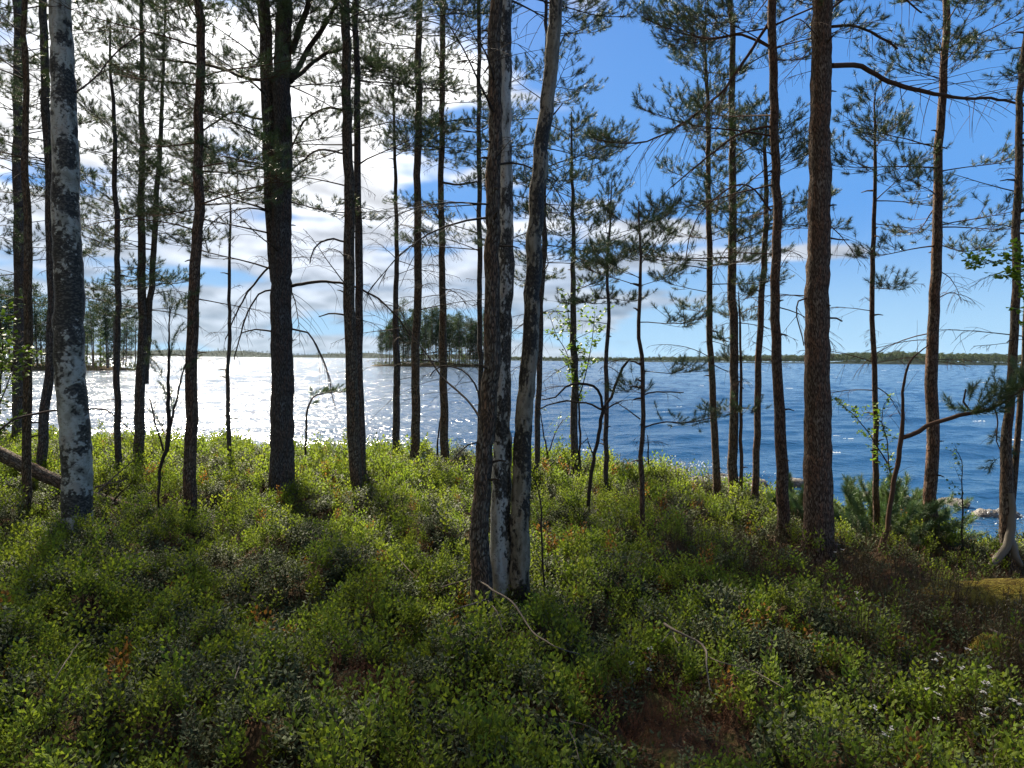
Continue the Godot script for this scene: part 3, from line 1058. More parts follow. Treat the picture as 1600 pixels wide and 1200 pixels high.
# ---------------------------------------------------------------- ground, lake, far shores
func grid_mesh(xs: PackedFloat32Array, zs: PackedFloat32Array, m: Material) -> ArrayMesh:
	var g := Geo.new()
	for z in zs:
		for x in xs:
			g.v.append(Vector3(x, ground(x, z), z))
			g.n.append(Vector3.UP)
			g.uv.append(Vector2(x, z))
	var w := xs.size()
	for j in zs.size() - 1:
		for i in w - 1:
			var a := j * w + i
			g.ix.append_array(PackedInt32Array([a, a + 1, a + w + 1, a, a + w + 1, a + w]))
	for j in zs.size():
		for i in w:
			var a := g.v[j * w + maxi(i - 1, 0)]
			var b := g.v[j * w + mini(i + 1, w - 1)]
			var c := g.v[maxi(j - 1, 0) * w + i]
			var d := g.v[mini(j + 1, zs.size() - 1) * w + i]
			g.n[j * w + i] = (d - c).cross(b - a).normalized()
	return g.mesh(m)

func steps(list: Array) -> PackedFloat32Array:
	var o := PackedFloat32Array()
	for q in list:
		var v: float = q[0]
		while v < q[1] - 1e-4:
			o.append(v)
			v += q[2]
	o.append(list[-1][1])
	return o

func make_ground() -> void:
	var xs := steps([[-70, -20, 2.0], [-20, -10, 0.5], [-10, 8, 0.12], [8, 20, 0.6], [20, 30, 2.0]])
	var zs := steps([[-26, -16, 0.5], [-16, -1, 0.12], [-1, 8, 0.5], [8, 70, 2.5]])
	obj("ground", grid_mesh(xs, zs, M["soil"]), self, "structure")

func wave(x: float, z: float) -> Vector3:
	# height and slopes of the wind waves; they run towards the shore, slightly from the right
	var h := 0.0
	var sx := 0.0
	var sz := 0.0
	for w in WAVES:
		var p: float = w[0] * x + w[1] * z + w[3]
		h += w[2] * sin(p)
		var c: float = w[2] * cos(p)
		sx += c * w[0]
		sz += c * w[1]
	return Vector3(h, sx, sz)

var WAVES := []

func make_lake() -> void:
	var r := RandomNumberGenerator.new()
	r.seed = 12
	for i in 11:
		var wl := lerpf(0.55, 4.2, pow(i / 10.0, 1.5))
		var a := deg_to_rad(78.0 + r.randf_range(-34, 34))
		var k := TAU / wl
		WAVES.append([cos(a) * k, sin(a) * k, wl * 0.0085 * r.randf_range(0.7, 1.2), r.randf() * TAU])
	var rs := PackedFloat32Array()
	var q := 8.0
	while q < 6000.0:
		rs.append(q)
		q += maxf(0.13, q * q / 4600.0)
	rs.append(6000.0)
	var az := PackedFloat32Array()
	var a := -115.0
	while a < 115.0:
		az.append(a)
		a += 0.11 if absf(a) < 42.0 else 1.2
	az.append(115.0)
	var g := Geo.new()
	var na := az.size()
	for rr in rs:
		var fade := 1.0
		for aa in az:
			var t := deg_to_rad(aa)
			var x := sin(t) * rr
			var z := -cos(t) * rr
			var w := wave(x, z)
			var calm := 1.0 if absf(aa) < 43.0 else 0.0
			g.v.append(Vector3(x, w.x * calm * clampf(90.0 / rr, 0.0, 1.0), z))
			g.n.append(Vector3(-w.y * calm, 1, -w.z * calm).normalized())
			g.uv.append(Vector2(x, z))
	for j in rs.size() - 1:
		for i in na - 1:
			var b := j * na + i
			g.ix.append_array(PackedInt32Array([b, b + na, b + na + 1, b, b + na + 1, b + 1]))
	obj("water", g.mesh(M["lake"]), self, "structure")
	# white crests: torn little sheets on the tops of the steeper waves
	var fm := Geo.new()
	for i in 170:
		var d := 18.0 + 340.0 * pow(r.randf(), 1.6)
		var t := deg_to_rad(r.randf_range(-38, 40))
		var x := sin(t) * d
		var z := -cos(t) * d
		# walk to a crest
		for k in 5:
			var w := wave(x, z)
			x += clampf(w.y * 0.5, -0.15, 0.15)
			z += clampf(w.z * 0.5, -0.15, 0.15)
		var long := r.randf_range(0.15, 0.6) * (1.0 + d / 130.0)
		var parts := 7
		for k in parts:
			var cx := x + (float(k) / parts - 0.5) * long + r.randf_range(-0.04, 0.04)
			var cz := z + r.randf_range(-0.06, 0.06)
			var y := wave(cx, cz).x * clampf(90.0 / d, 0.0, 1.0) + 0.02
			var s := long * r.randf_range(0.05, 0.13)
			fm.tri(Vector3(cx - s, y, cz + s * 0.5), Vector3(cx + r.randf_range(-s, s), y + s * 0.5, cz - s), Vector3(cx + s, y, cz + s * 0.4))
	var fo := obj("foam", fm.mesh(M["foam"]), self, "stuff")
	tag(fo, "scattered whitecaps on the wave crests of the lake", "")

# a far tree, foot at the origin, about h metres high: kind 0 pine with a bare stem, 1 leafy birch, 2 spruce
func far_tree(kind: int, sd: int, h: float, faces: int, leaf: float) -> Array:
	var r := RandomNumberGenerator.new()
	r.seed = sd
	var tr := Geo.new()
	var lean := Vector3(r.randf_range(-0.03, 0.03), 1, r.randf_range(-0.03, 0.03))
	tr.tube(PackedVector3Array([Vector3(0, -0.6, 0), lean * h * 0.5, lean * h * 0.97]), PackedFloat32Array([h * 0.0095, h * 0.007, h * 0.0015]), 7)
	var lv := Geo.new()
	var clumps := 26 if kind != 2 else 34
	var from: float = [0.36, 0.10, 0.10][kind]
	for i in clumps:
		var f := lerpf(from, 1.0, pow((i + r.randf()) / clumps, 0.9))
		var a := r.randf() * TAU
		var rad: float
		if kind == 0: rad = h * 0.085 * (0.25 + sin(clampf((f - from) / (1.02 - from), 0, 1) * PI * 0.85 + 0.25))
		elif kind == 1: rad = h * 0.17 * sin(clampf((f - from) / (1.04 - from), 0, 1) * PI * 0.9 + 0.15)
		else: rad = h * 0.16 * (1.02 - f)
		var c := lean * h * f + Vector3(cos(a), 0, sin(a)) * rad * r.randf_range(0.3, 1.0)
		tr.tube(PackedVector3Array([lean * h * maxf(f - 0.02, 0.0), c]), PackedFloat32Array([h * 0.002, h * 0.0007]), 3)
		var spread := h * (0.055 if kind != 1 else 0.065)
		for k in faces / clumps:
			var o := c + Vector3(r.randfn(), r.randfn() * 0.55, r.randfn()) * spread * 0.6
			var d := Vector3(r.randf() - 0.5, r.randf() - 0.3, r.randf() - 0.5).normalized() * leaf * r.randf_range(0.6, 1.3)
			var s := d.cross(Vector3(r.randf() - 0.5, r.randf() - 0.5, r.randf() - 0.5)).normalized() * leaf * 0.5
			lv.tri(o - d, o + s, o + d)
			var q := r.randf_range(0.7, 1.3)
			var col: Color = [Color(0.050, 0.072, 0.030), Color(0.115, 0.165, 0.028), Color(0.030, 0.048, 0.022)][kind]
			for j in 3: lv.c.append(Color(col.r * q, col.g * q, col.b * q))
	return [tr, lv]

func island(called: String, label: String, left: float, right: float, dist: float, deep: float, rise: float) -> void:
	# a low islet: px range of its shore, at that distance from the camera
	var a := at(left, 561, dist)
	var b := at(right, 561, dist)
	var c := (a + b) * 0.5
	c.y = 0.0
	var rx := absf(b.x - a.x) * 0.5
	var g := Geo.new()
	var n := 40
	var rings := 8
	for j in rings + 1:
		for i in n + 1:
			var t := TAU * i / n
			var f := float(j) / rings
			var wob := 1.0 + 0.14 * bump.get_noise_2d(cos(t) * 90.0 + c.x, sin(t) * 90.0)
			var x := cos(t) * rx * wob * (1.0 - f)
			var z := sin(t) * deep * wob * (1.0 - f)
			g.v.append(Vector3(x, -0.35 + rise * pow(f, 0.45) + (0.3 * bump.get_noise_2d(x * 14.0, z * 14.0) if f > 0.1 else 0.0), z))
			g.n.append(Vector3(cos(t) * (1 - f), 1.0, sin(t) * (1 - f)).normalized())
			g.uv.append(Vector2(x, z))
	for j in rings:
		for i in n:
			var q := j * (n + 1) + i
			g.ix.append_array(PackedInt32Array([q, q + n + 2, q + n + 1, q, q + 1, q + n + 2]))
	var o := obj(called, g.mesh(M["soil"]), self, "structure")
	o.position = c
	# brush along its shore
	var sh := Geo.new()
	var r := RandomNumberGenerator.new()
	r.seed = int(dist)
	for i in 3400:
		var t := r.randf() * TAU
		var f := pow(r.randf(), 0.5) * 0.97
		var p := c + Vector3(cos(t) * rx * f, 0, sin(t) * deep * f)
		p.y = -0.35 + rise * pow(1.0 - f, 0.45) + r.randf_range(0.0, 1.3) * (1.0 if r.randf() < 0.7 else 2.6)
		var d := Vector3(r.randf() - 0.5, r.randf() * 0.8, r.randf() - 0.5).normalized() * r.randf_range(0.25, 0.5)
		var s := d.cross(Vector3(r.randf() - 0.5, r.randf() - 0.5, r.randf() - 0.5)).normalized() * 0.2
		sh.tri(p - d, p + s, p + d)
		var q := r.randf_range(0.6, 1.3)
		var w := r.randf()
		for j in 3: sh.c.append(Color(0.075 * q + 0.04 * w, 0.10 * q + 0.015 * w, 0.026 * q))
	var so := obj("shore_undergrowth", sh.mesh(M["far_leaf"]), self, "stuff")
	tag(so, label, "")

func far_land() -> void:
	island("islet_land", "low green brush round the wooded islet in open water", 578, 800, 250.0, 16.0, 1.5)
	island("headland", "low green brush round the wooded headland behind the thick birch", -260, 232, 135.0, 13.0, 1.6)
	var kinds := []
	for q in [[0, 401, 21.0], [0, 402, 19.0], [0, 403, 22.0], [2, 404, 17.0], [1, 405, 12.0], [0, 406, 20.0]]:
		kinds.append(far_tree(q[0], q[1], q[2], 1700, 0.32))
	var protos := []
	var txt := [["pine", "tall slender pine standing among the trees of the wooded islet"], ["pine", "tall slender pine standing among the trees of the wooded islet"], ["pine", "tall slender pine standing among the trees of the wooded islet"], ["spruce", "dark spruce standing among the pines of the wooded islet"], ["birch", "low bright green birch growing between the pines of the islet"], ["pine", "tall slender pine standing among the trees of the wooded islet"]]
	var txt2 := [["pine", "slender pine growing on the wooded headland behind the thick birch"], ["pine", "slender pine growing on the wooded headland behind the thick birch"], ["pine", "slender pine growing on the wooded headland behind the thick birch"], ["spruce", "dark spruce growing on the wooded headland behind the thick birch"], ["birch", "bright green birch growing on the wooded headland behind the thick birch"], ["pine", "slender pine growing on the wooded headland behind the thick birch"]]
	var meshes := []
	for k in kinds:
		meshes.append([k[0].mesh(M["bark_red"]), k[1].mesh(M["far_leaf"])])
	for k in kinds:
		k[1].c = k[1].c
	for i in meshes.size():
		(M["far_leaf"] as StandardMaterial3D).vertex_color_use_as_albedo = true
	var r := RandomNumberGenerator.new()
	r.seed = 66
	# islet: denser in its middle, thinning to the tips
	for i in 74:
		var px := lerpf(592, 790, (i + r.randf()) / 74.0)
		var dd := 250.0 + r.randf_range(-11, 11)
		var k: int = [0, 1, 2, 5, 0, 1, 3, 3, 4][r.randi() % 9]
		var s := r.randf_range(0.80, 1.0)
		if px < 625 and k > 2: k = 1
		if px < 612: s *= lerpf(0.6, 0.9, (px - 592) / 20.0)
		if px > 700 and px < 745: s *= 0.93
		plant_far(txt[k], meshes[k], px, dd, s, r, "trees of the wooded islet", 0.75)
	for i in 84:
		var px := lerpf(-250, 212, (i + r.randf()) / 84.0)
		var dd := 135.0 + r.randf_range(-9, 9)
		var k: int = [0, 1, 2, 5, 0, 3, 4, 4][r.randi() % 8]
		var s := r.randf_range(0.55, 0.82)
		if px > 150: s *= lerpf(1.0, 0.72, (px - 150) / 62.0)
		plant_far(txt2[k], meshes[k], px, dd, s, r, "trees of the wooded headland", 0.9)
	# the far shores: low hills, with woods that read as one mass
	shore("far_hills", "dark distant woods along the far shore of the lake", -1500, 800, 3600.0, 34.0, 501, 2600)
	shore("far_hills", "distant green woods on the low shore across the open lake", 760, 2600, 1250.0, 7.0, 502, 4200)

func plant_far(txt: Array, m: Array, px: float, dd: float, s: float, r: RandomNumberGenerator, grp: String, y: float) -> void:
	var p := at(px, 561, dd)
	p.y = y
	var t := thing(txt[0] + "_tree", p, txt[1], txt[0] + " tree", grp)
	t.rotation.y = r.randf() * TAU
	t.scale = Vector3(s, s * r.randf_range(0.92, 1.08), s)
	obj("trunk", m[0], t)
	obj("crown", m[1], t)

func shore_height(hill: float, ridge: FastNoiseLite, px: float, sd: int) -> float:
	var h := hill * (0.75 + 0.6 * ridge.get_noise_1d(px))
	if sd == 502: h *= 0.25 + 1.1 * smoothstep(1180, 1420, px)
	return maxf(h, 0.8)

func shore(called: String, label: String, left: float, right: float, dist: float, hill: float, sd: int, count: int) -> void:
	var g := Geo.new()
	var n := 160
	var ridge := fnl(FastNoiseLite.TYPE_SIMPLEX, sd, 0.0042, 3)
	var back := 500.0
	for i in n + 1:
		var px := lerpf(left, right, float(i) / n)
		var d := ray(px, 561)
		d.y = 0
		var h := shore_height(hill, ridge, px, sd)
		for k in 5:
			var p := EYE + d * (dist * (1.0 + 0.02 * ridge.get_noise_1d(px * 3.0)) + back * k / 4.0)
			p.y = [-1.0, 1.2, h, h * 0.9, 0.0][k]
			g.v.append(p)
			g.n.append(Vector3(0, 1, 0.4).normalized())
			g.uv.append(Vector2(px, k))
	for i in n:
		for k in 4:
			var a := i * 5 + k
			g.ix.append_array(PackedInt32Array([a, a + 1, a + 6, a, a + 6, a + 5]))
	obj(called, g.mesh(M["far_wood"]), self, "structure")
	var ft := far_tree(2 if sd == 501 else 0, sd, 15.0, 260, 0.75)
	var geo: Geo = ft[1]
	var m := geo.mesh(M["far_leaf"])
	var xf := []
	var r := RandomNumberGenerator.new()
	r.seed = sd
	for i in count:
		var px := lerpf(left, right, (i + r.randf()) / count)
		var d := ray(px, 561)
		d.y = 0
		var f := r.randf()
		var p := EYE + d * (dist * (1.0 + 0.02 * ridge.get_noise_1d(px * 3.0)) + back * (0.03 + 0.5 * f))
		var h := shore_height(hill, ridge, px, sd)
		p.y = lerpf(0.6, h, clampf(f, 0.0, 1.0)) - 3.5 * r.randf()
		var s := r.randf_range(0.75, 1.2)
		# the low shore thins out and drops towards the middle of the lake
		if sd == 502: s *= lerpf(0.5, 1.18, smoothstep(900, 1420, px))
		xf.append(Transform3D(Basis(Vector3.UP, r.randf() * TAU).scaled(Vector3(s * 1.9, s, s * 1.9)), p))
	var o := multi("distant_forest", m, xf, [], self)
	tag(o, label, "", "", "stuff")

# ---------------------------------------------------------------- stones, logs, sticks, bushes
func boulder(called: String, p: Vector3, size: Vector3, sd: int, label: String, category: String, m: Material, group := "") -> MeshInstance3D:
	var g := Geo.new()
	var n := 18
	var w := 26
	var nz := fnl(FastNoiseLite.TYPE_SIMPLEX, sd, 1.1, 4)
	for j in n + 1:
		var ph := PI * j / n
		for i in w + 1:
			var t := TAU * i / w
			var d := Vector3(sin(ph) * cos(t), cos(ph), sin(ph) * sin(t))
			var q := 1.0 + 0.32 * nz.get_noise_3dv(d) + 0.1 * nz.get_noise_3dv(d * 4.0)
			g.v.append(Vector3(d.x * size.x, d.y * size.y, d.z * size.z) * q)
			g.n.append((Vector3(d.x / size.x, d.y / size.y, d.z / size.z)).normalized())
			g.uv.append(Vector2(t, ph))
	for j in n:
		for i in w:
			var a := j * (w + 1) + i
			g.ix.append_array(PackedInt32Array([a, a + w + 2, a + 1, a, a + w + 1, a + w + 2]))
	var o := obj(called, g.mesh(m), self)
	o.position = p
	tag(o, label, category, group)
	return o

# a stick lying in the shrubs: picture points, lifted above the soil
func stick(label: String, main: Array, forks: Array, lift: float, m := "dead_wood") -> void:
	var pts := PackedVector3Array()
	var rad := PackedFloat32Array()
	for q in main:
		var p := on_ground(q[0], q[1], lift)
		pts.append(p)
		rad.append(q[2] / FOCAL * depth_of(p) * 0.27)
	var foot := Vector3(pts[0].x, ground(pts[0].x, pts[0].z), pts[0].z)
	var t := thing("fallen_stick", foot, label, "stick")
	var s := smooth_stem({"pts": pts, "rad": rad}, 0.03, 0.01, main[0][0])
	var g := Geo.new()
	g.tube(s.pts, s.rad, 6, 1.0, 1.0, 0.0, true)
	shifted(g, foot)
	obj("stem", g.mesh(M[m]), t)
	for f in forks:
		var fp := PackedVector3Array()
		var fr := PackedFloat32Array()
		for q in f:
			var p := on_ground(q[0], q[1], lift)
			fp.append(p)
			fr.append(q[2] / FOCAL * depth_of(p) * 0.27)
		var k := Geo.new()
		var ss := smooth_stem({"pts": fp, "rad": fr}, 0.03, 0.008, f[0][0])
		k.tube(ss.pts, ss.rad, 5)
		shifted(k, foot)
		obj("side_twig", k.mesh(M[m]), t)

# juniper: many upward sprays of short needles
func juniper(label: String, px: float, py: float, wide: float, tall: float, count: int) -> void:
	rng.seed = hash(label)
	var p := on_ground(px, py, 0.05)
	var foot := Vector3(p.x, ground(p.x, p.z), p.z)
	var t := thing("juniper_bush", foot, label, "juniper bush", "")
	var cr := Crown.new()
	for i in count:
		var a := rng.randf() * TAU
		var f := sqrt(rng.randf())
		var root := Vector3(cos(a) * 0.06, -0.04, sin(a) * 0.06)
		var d := Vector3(cos(a) * f * wide, tall * (1.15 - 0.6 * f * f) * rng.randf_range(0.6, 1.0), sin(a) * f * wide)
		var pts := walk(root, d.normalized(), d.length(), 6, 0.0, 0.5, 0.12, rng)
		var g := Geo.new()
		g.tube(pts, taper(0.006, 0.0015, 7), 4)
		for k in 30:
			var b := resample(pts, lerpf(0.2, 1.0, (k + rng.randf()) / 30.0))
			var dd: Vector3 = (b[1] + Vector3(rng.randf_range(-0.9, 0.9), rng.randf_range(0.0, 0.7), rng.randf_range(-0.9, 0.9))).normalized()
			cr.add(rng, b[0], dd, rng.randf_range(0.9, 1.35), 1.9)
		obj("branch", g.mesh(M["twig"]), t)
	for k in 4:
		if cr.xf[k].size(): multi("foliage", shoot_meshes[k], cr.xf[k], cr.col[k], t)

# a knee-high wiry shrub with clusters of white flowers
func flower_shrub(label: String, px: float, py: float, heads: int, wide: float) -> void:
	rng.seed = hash(label)
	var p := on_ground(px, py, 0.14)
	var foot := Vector3(p.x, ground(p.x, p.z), p.z)
	var t := thing("flowering_shrub", foot, label, "shrub", "white-flowering shrubs on the bank")
	var wood := Geo.new()
	var lv := Geo.new()
	for i in heads:
		var a := rng.randf() * TAU
		var f := sqrt(rng.randf())
		var tip := Vector3(cos(a) * wide * f, rng.randf_range(0.16, 0.27), sin(a) * wide * f)
		var pts := walk(Vector3(cos(a) * 0.03, -0.03, sin(a) * 0.03), tip.normalized(), tip.length(), 5, 0.1, 0.5, 0.1, rng)
		wood.tube(pts, taper(0.0025, 0.0012, 6), 4)
		for k in 16:
			var b := resample(pts, lerpf(0.4, 0.97, (k + rng.randf()) / 16.0))
			var d := Vector3(rng.randf_range(-1, 1), rng.randf_range(-0.1, 0.8), rng.randf_range(-1, 1)).normalized()
			lv.leaf(b[0], d, d.cross(Vector3(rng.randf() - 0.5, 1, rng.randf() - 0.5)).normalized(), 0.026, 0.007, 0.2)
			for j in 8: lv.c.append(Color(0.055, 0.075, 0.025))
		var fl := Geo.new()
		for k in 7:
			var c: Vector3 = pts[5] + Vector3(rng.randf_range(-1, 1), rng.randf_range(0.0, 0.9), rng.randf_range(-1, 1)) * 0.012
			for j in 5:
				var b := TAU * j / 5.0 + rng.randf()
				var d := Vector3(cos(b), 0.35, sin(b)).normalized()
				fl.leaf(c, d, d.cross(Vector3.UP).normalized(), 0.0058, 0.0042, 0.1)
				for q in 8: fl.c.append(Color(0.42, 0.41, 0.40))
		obj("blossom", fl.mesh(M["petal"]), t)
	obj("stems", wood.mesh(M["twig_red"]), t, "stuff")
	obj("foliage", lv.mesh(M["heath_leaf"]), t)

# ---------------------------------------------------------------- the place
func _ready() -> void:
	var cam := Camera3D.new()
	cam.name = "camera"
	cam.fov = rad_to_deg(2.0 * atan(600.0 / FOCAL))
	cam.far = 9000.0
	cam.near = 0.05
	cam.position = EYE
	cam.rotation_degrees = Vector3(-2.1, 0.0, 0.55)
	cam_basis = cam.basis
	add_child(cam)
	cam.current = true
	var env := Environment.new()
	env.background_mode = Environment.BG_SKY
	env.tonemap_mode = Environment.TONE_MAPPER_LINEAR
	env.tonemap_exposure = EXPO
	env.sdfgi_enabled = true
	env.ssao_enabled = true
	env.ssil_enabled = true
	var sky := Sky.new()
	sky.sky_material = make_sky()
	env.sky = sky
	env.fog_enabled = true
	env.fog_density = 0.000016
	env.fog_light_color = Color(0.8, 0.87, 0.95)
	var we := WorldEnvironment.new()
	we.name = "daylight"
	we.environment = env
	add_child(we)
	var sun := DirectionalLight3D.new()
	sun.name = "sun"
	sun.light_color = Color(1.0, 0.95, 0.86)
	sun.light_energy = 1.6
	sun.light_angular_distance = 6.0
	sun.shadow_enabled = true
	var sa := deg_to_rad(SUN_AZ)
	var se := deg_to_rad(SUN_EL)
	var towards := Vector3(sin(sa) * cos(se), sin(se), -cos(sa) * cos(se))
	add_child(sun)
	sun.look_at_from_position(towards * 100.0, Vector3.ZERO)
	bump.seed = 4
	bump.noise_type = FastNoiseLite.TYPE_SIMPLEX
	bump.frequency = 0.012
	bump.fractal_octaves = 3
	make_materials()
	make_shoots()
	make_sprays()
	moss_c = on_ground(1565, 962)
	make_ground()
	make_lake()
	far_land()
	trees()
	inland_wood()
	saplings()
	small_things()
	cover()

func trees() -> void:
	birch({"px": [[122, 818, 43], [119, 700, 43], [112, 600, 42], [108, 500, 42], [107, 400, 40], [103, 300, 38], [101, 200, 36], [97, 100, 33], [93, 0, 30]], "H": 12.5, "bark": "birch_big", "label": "thick birch with white bark broken by broad black patches, beside the fallen log",
		"limbs": [{"p": [[118, 145, 4], [150, 120, 3], [190, 75, 2.5], [230, 45, 2]], "away": 0.6}, {"p": [[135, 640, 3], [165, 640, 3], [185, 655, 2.5], [205, 672, 2], [212, 685, 1.5]], "away": 0.4, "twigs": 2}, {"p": [[100, 640, 4], [60, 645, 4], [20, 657, 4], [0, 672, 4], [-30, 700, 4]], "away": -0.3, "twigs": 2}]})
	birch({"px": [[782, 948, 38], [783, 800, 31], [784, 700, 29], [785, 560, 27], [791, 400, 25], [788, 250, 23], [790, 0, 21]], "H": 11.0, "bark": "birch_slim", "depth": 4.52, "label": "slim white birch standing close against the scaly pine trunk in a clump of three"})
	birch({"px": [[812, 945, 32], [813, 800, 30], [816, 700, 28], [827, 560, 26], [833, 400, 25], [844, 250, 23], [859, 130, 22], [868, 0, 21]], "H": 10.5, "bark": "birch_grey", "depth": 4.46, "label": "leaning birch with dull blotched grey bark in the clump of three trunks",
		"limbs": [{"p": [[870, 78, 4], [876, 66, 3], [883, 54, 2]], "away": 0.02, "twigs": 0}, {"p": [[860, 185, 4], [868, 176, 3], [879, 162, 2]], "away": 0.02, "twigs": 0}]})
	pine({"px": [[751, 955, 36], [754, 800, 28], [758, 700, 26], [768, 560, 26], [772, 400, 23], [773, 250, 22], [776, 0, 19]], "depth": 4.36, "H": 12.0, "bark": "bark_brown", "live": -120, "dead": 330, "dens": 0.5, "reach": 1.1, "label": "scaly brown pine trunk pressed against two birches in a clump of three",
		"limbs": [{"p": [[752, 655, 5], [728, 622, 4], [700, 600, 4], [670, 560, 3], [640, 515, 2], [620, 470, 2]], "away": 1.2, "twigs": 7}, {"p": [[754, 642, 4], [742, 600, 3.5], [720, 577, 3], [690, 572, 2.5], [672, 587, 2]], "away": 0.5, "twigs": 4}, {"p": [[750, 690, 3], [730, 695, 3], [715, 708, 2], [705, 722, 2]], "away": -0.2, "twigs": 3}, {"p": [[776, 385, 3], [800, 386, 3], [812, 388, 2]], "away": -0.1, "twigs": 1}]})
	pine({"px": [[441, 772, 42], [440, 700, 36], [440, 550, 33], [440, 400, 31], [442, 200, 27], [444, 0, 24]], "px2": [[431, 440, 16], [425, 340, 20], [420, 200, 20], [415, 80, 19], [411, 0, 19]], "H": 13.5, "bark": "bark_grey", "live": 330, "dead": 520, "dens": 0.62, "reach": 1.5, "label": "thick dark pine whose trunk forks into two stems, with long bare drooping branches",
		"limbs": [{"p": [[455, 125, 11], [485, 72, 10], [515, 25, 8], [545, -30, 7]], "away": 0.3, "live": 0.8, "spread": 0.9}, {"p": [[455, 85, 13], [468, 40, 12], [488, -10, 10]], "away": -0.2, "live": 0.8, "spread": 0.8}, {"p": [[455, 128, 9], [490, 96, 8], [520, 80, 7], [545, 76, 5]], "away": 0.8, "live": 0.85, "spread": 1.2, "twigs": 12}, {"p": [[428, 128, 7], [380, 120, 6], [340, 105, 6], [300, 98, 5], [245, 92, 3]], "away": 0.6, "live": 0.8, "twigs": 14}, {"p": [[425, 192, 5], [392, 182, 5], [365, 175, 4], [345, 186, 4], [318, 203, 3]], "away": 0.4, "twigs": 8}, {"p": [[455, 447, 7], [490, 441, 6], [530, 442, 5], [575, 458, 4], [610, 485, 3], [642, 525, 2]], "away": 0.9, "twigs": 12}, {"p": [[428, 410, 4], [398, 443, 4], [372, 480, 3], [352, 530, 2]], "away": 0.2, "twigs": 6}, {"p": [[430, 452, 4], [402, 460, 3.5], [382, 500, 3], [366, 562, 2]], "away": -0.3, "twigs": 6}, {"p": [[455, 514, 4], [480, 520, 3.5], [500, 552, 3], [514, 590, 2], [522, 632, 1.5]], "away": 0.2, "twigs": 8}, {"p": [[428, 518, 4], [400, 515, 3], [378, 520, 2]], "away": 0.0, "twigs": 2}]})
	pine({"px": [[557, 768, 18], [552, 650, 19], [548, 500, 18], [545, 300, 16], [542, 100, 14], [541, 0, 14]], "H": 13.0, "bark": "bark_brown", "live": 130, "dead": 500, "dens": 0.65, "reach": 1.2, "label": "straight reddish pine almost touching a slimmer dark pine just behind it",
		"limbs": [{"p": [[540, 172, 5], [505, 170, 4], [475, 190, 4], [455, 232, 3]], "away": 0.2, "twigs": 7, "live": 0.7, "spread": 0.5}, {"p": [[540, 240, 4], [500, 235, 4], [472, 254, 3], [455, 268, 2]], "away": 0.4, "twigs": 5}, {"p": [[540, 378, 4], [512, 374, 4], [492, 388, 3], [484, 412, 2]], "away": 0.0, "twigs": 3}, {"p": [[540, 493, 4], [512, 490, 3], [498, 495, 2]], "away": 0.0, "twigs": 1}]})
	pine({"px": [[565, 740, 13], [562, 600, 12], [561, 400, 12], [558, 200, 10], [557, 0, 9]], "H": 12.0, "bark": "bark_grey", "live": 250, "dead": 450, "dens": 0.75, "reach": 1.3, "label": "slim dark pine just behind the straight reddish pine it almost touches"})
	pine({"px": [[296, 798, 20], [297, 680, 18], [303, 500, 17], [310, 300, 15], [313, 100, 13], [310, 0, 12]], "H": 12.0, "bark": "bark_red", "live": 360, "dead": 470, "dens": 0.8, "reach": 1.3, "label": "slightly leaning red-brown pine with green boughs, near a bare bushy sapling"})
	pine({"px": [[28, 683, 17], [30, 400, 15], [28, 200, 14], [27, 0, 13]], "H": 13.0, "bark": "bark_grey", "live": 430, "dead": 520, "dens": 0.85, "reach": 1.4, "label": "straight grey pine half hidden behind a slimmer pine, past the fallen log"})
	pine({"px": [[40, 786, 13], [43, 600, 13], [44, 400, 12], [40, 200, 9], [38, 0, 8]], "H": 9.5, "bark": "bark_brown", "live": 250, "dead": 430, "dens": 0.7, "reach": 1.0, "label": "slim brown pine rising just behind the fallen log"})
	pine({"px": [[66, 735, 15], [68, 640, 14], [78, 560, 13], [80, 450, 12], [76, 300, 13], [70, 100, 12], [67, 0, 11]], "H": 11.0, "bark": "bark_grey", "live": 260, "dead": 430, "dens": 0.7, "reach": 1.2, "label": "crooked pine with a curved foot, beside the thick birch"})
	pine({"px": [[184, 727, 10], [183, 500, 9], [182, 350, 8], [178, 200, 6], [174, 100, 4], [172, 40, 2]], "top": true, "bark": "bark_grey", "live": 440, "dead": 560, "dens": 0.9, "reach": 0.85, "label": "slender young pine with a full narrow crown, next to the thick birch"})
	pine({"px": [[218, 714, 16], [222, 500, 13], [221, 300, 10], [222, 100, 7], [222, 0, 5]], "px2": [[226, 600, 11], [236, 450, 9], [245, 300, 8], [252, 180, 6], [257, 60, 3]], "H": 8.5, "bark": "bark_grey", "live": 420, "dead": 560, "dens": 0.85, "reach": 1.0, "label": "twin-stemmed dark pine, its two stems parting low above the shore"})
	pine({"px": [[357, 727, 7], [357, 600, 6], [358, 450, 5], [359, 330, 3], [359, 300, 1]], "top": true, "bark": "bark_grey", "live": 370, "dead": 600, "dens": 0.55, "reach": 0.6, "label": "thin spindly pine with few needles, between the leaning red pine and the forked one"})
	pine({"px": [[618, 718, 12], [619, 600, 11], [619, 400, 7], [617, 250, 5], [615, 130, 3], [614, 90, 1]], "top": true, "bark": "bark_grey", "live": 260, "dead": 600, "dens": 0.75, "reach": 1.0, "often": 1.2, "label": "thin young pine with many fine bare twigs, in front of the islet's tip"})
	pine({"px": [[647, 716, 15], [650, 560, 13], [652, 400, 12], [653, 200, 11], [655, 0, 10]], "H": 12.0, "bark": "bark_brown", "live": 210, "dead": 560, "dens": 0.7, "reach": 1.3, "label": "straight brown pine in front of the islet, beside the thin young pine"})
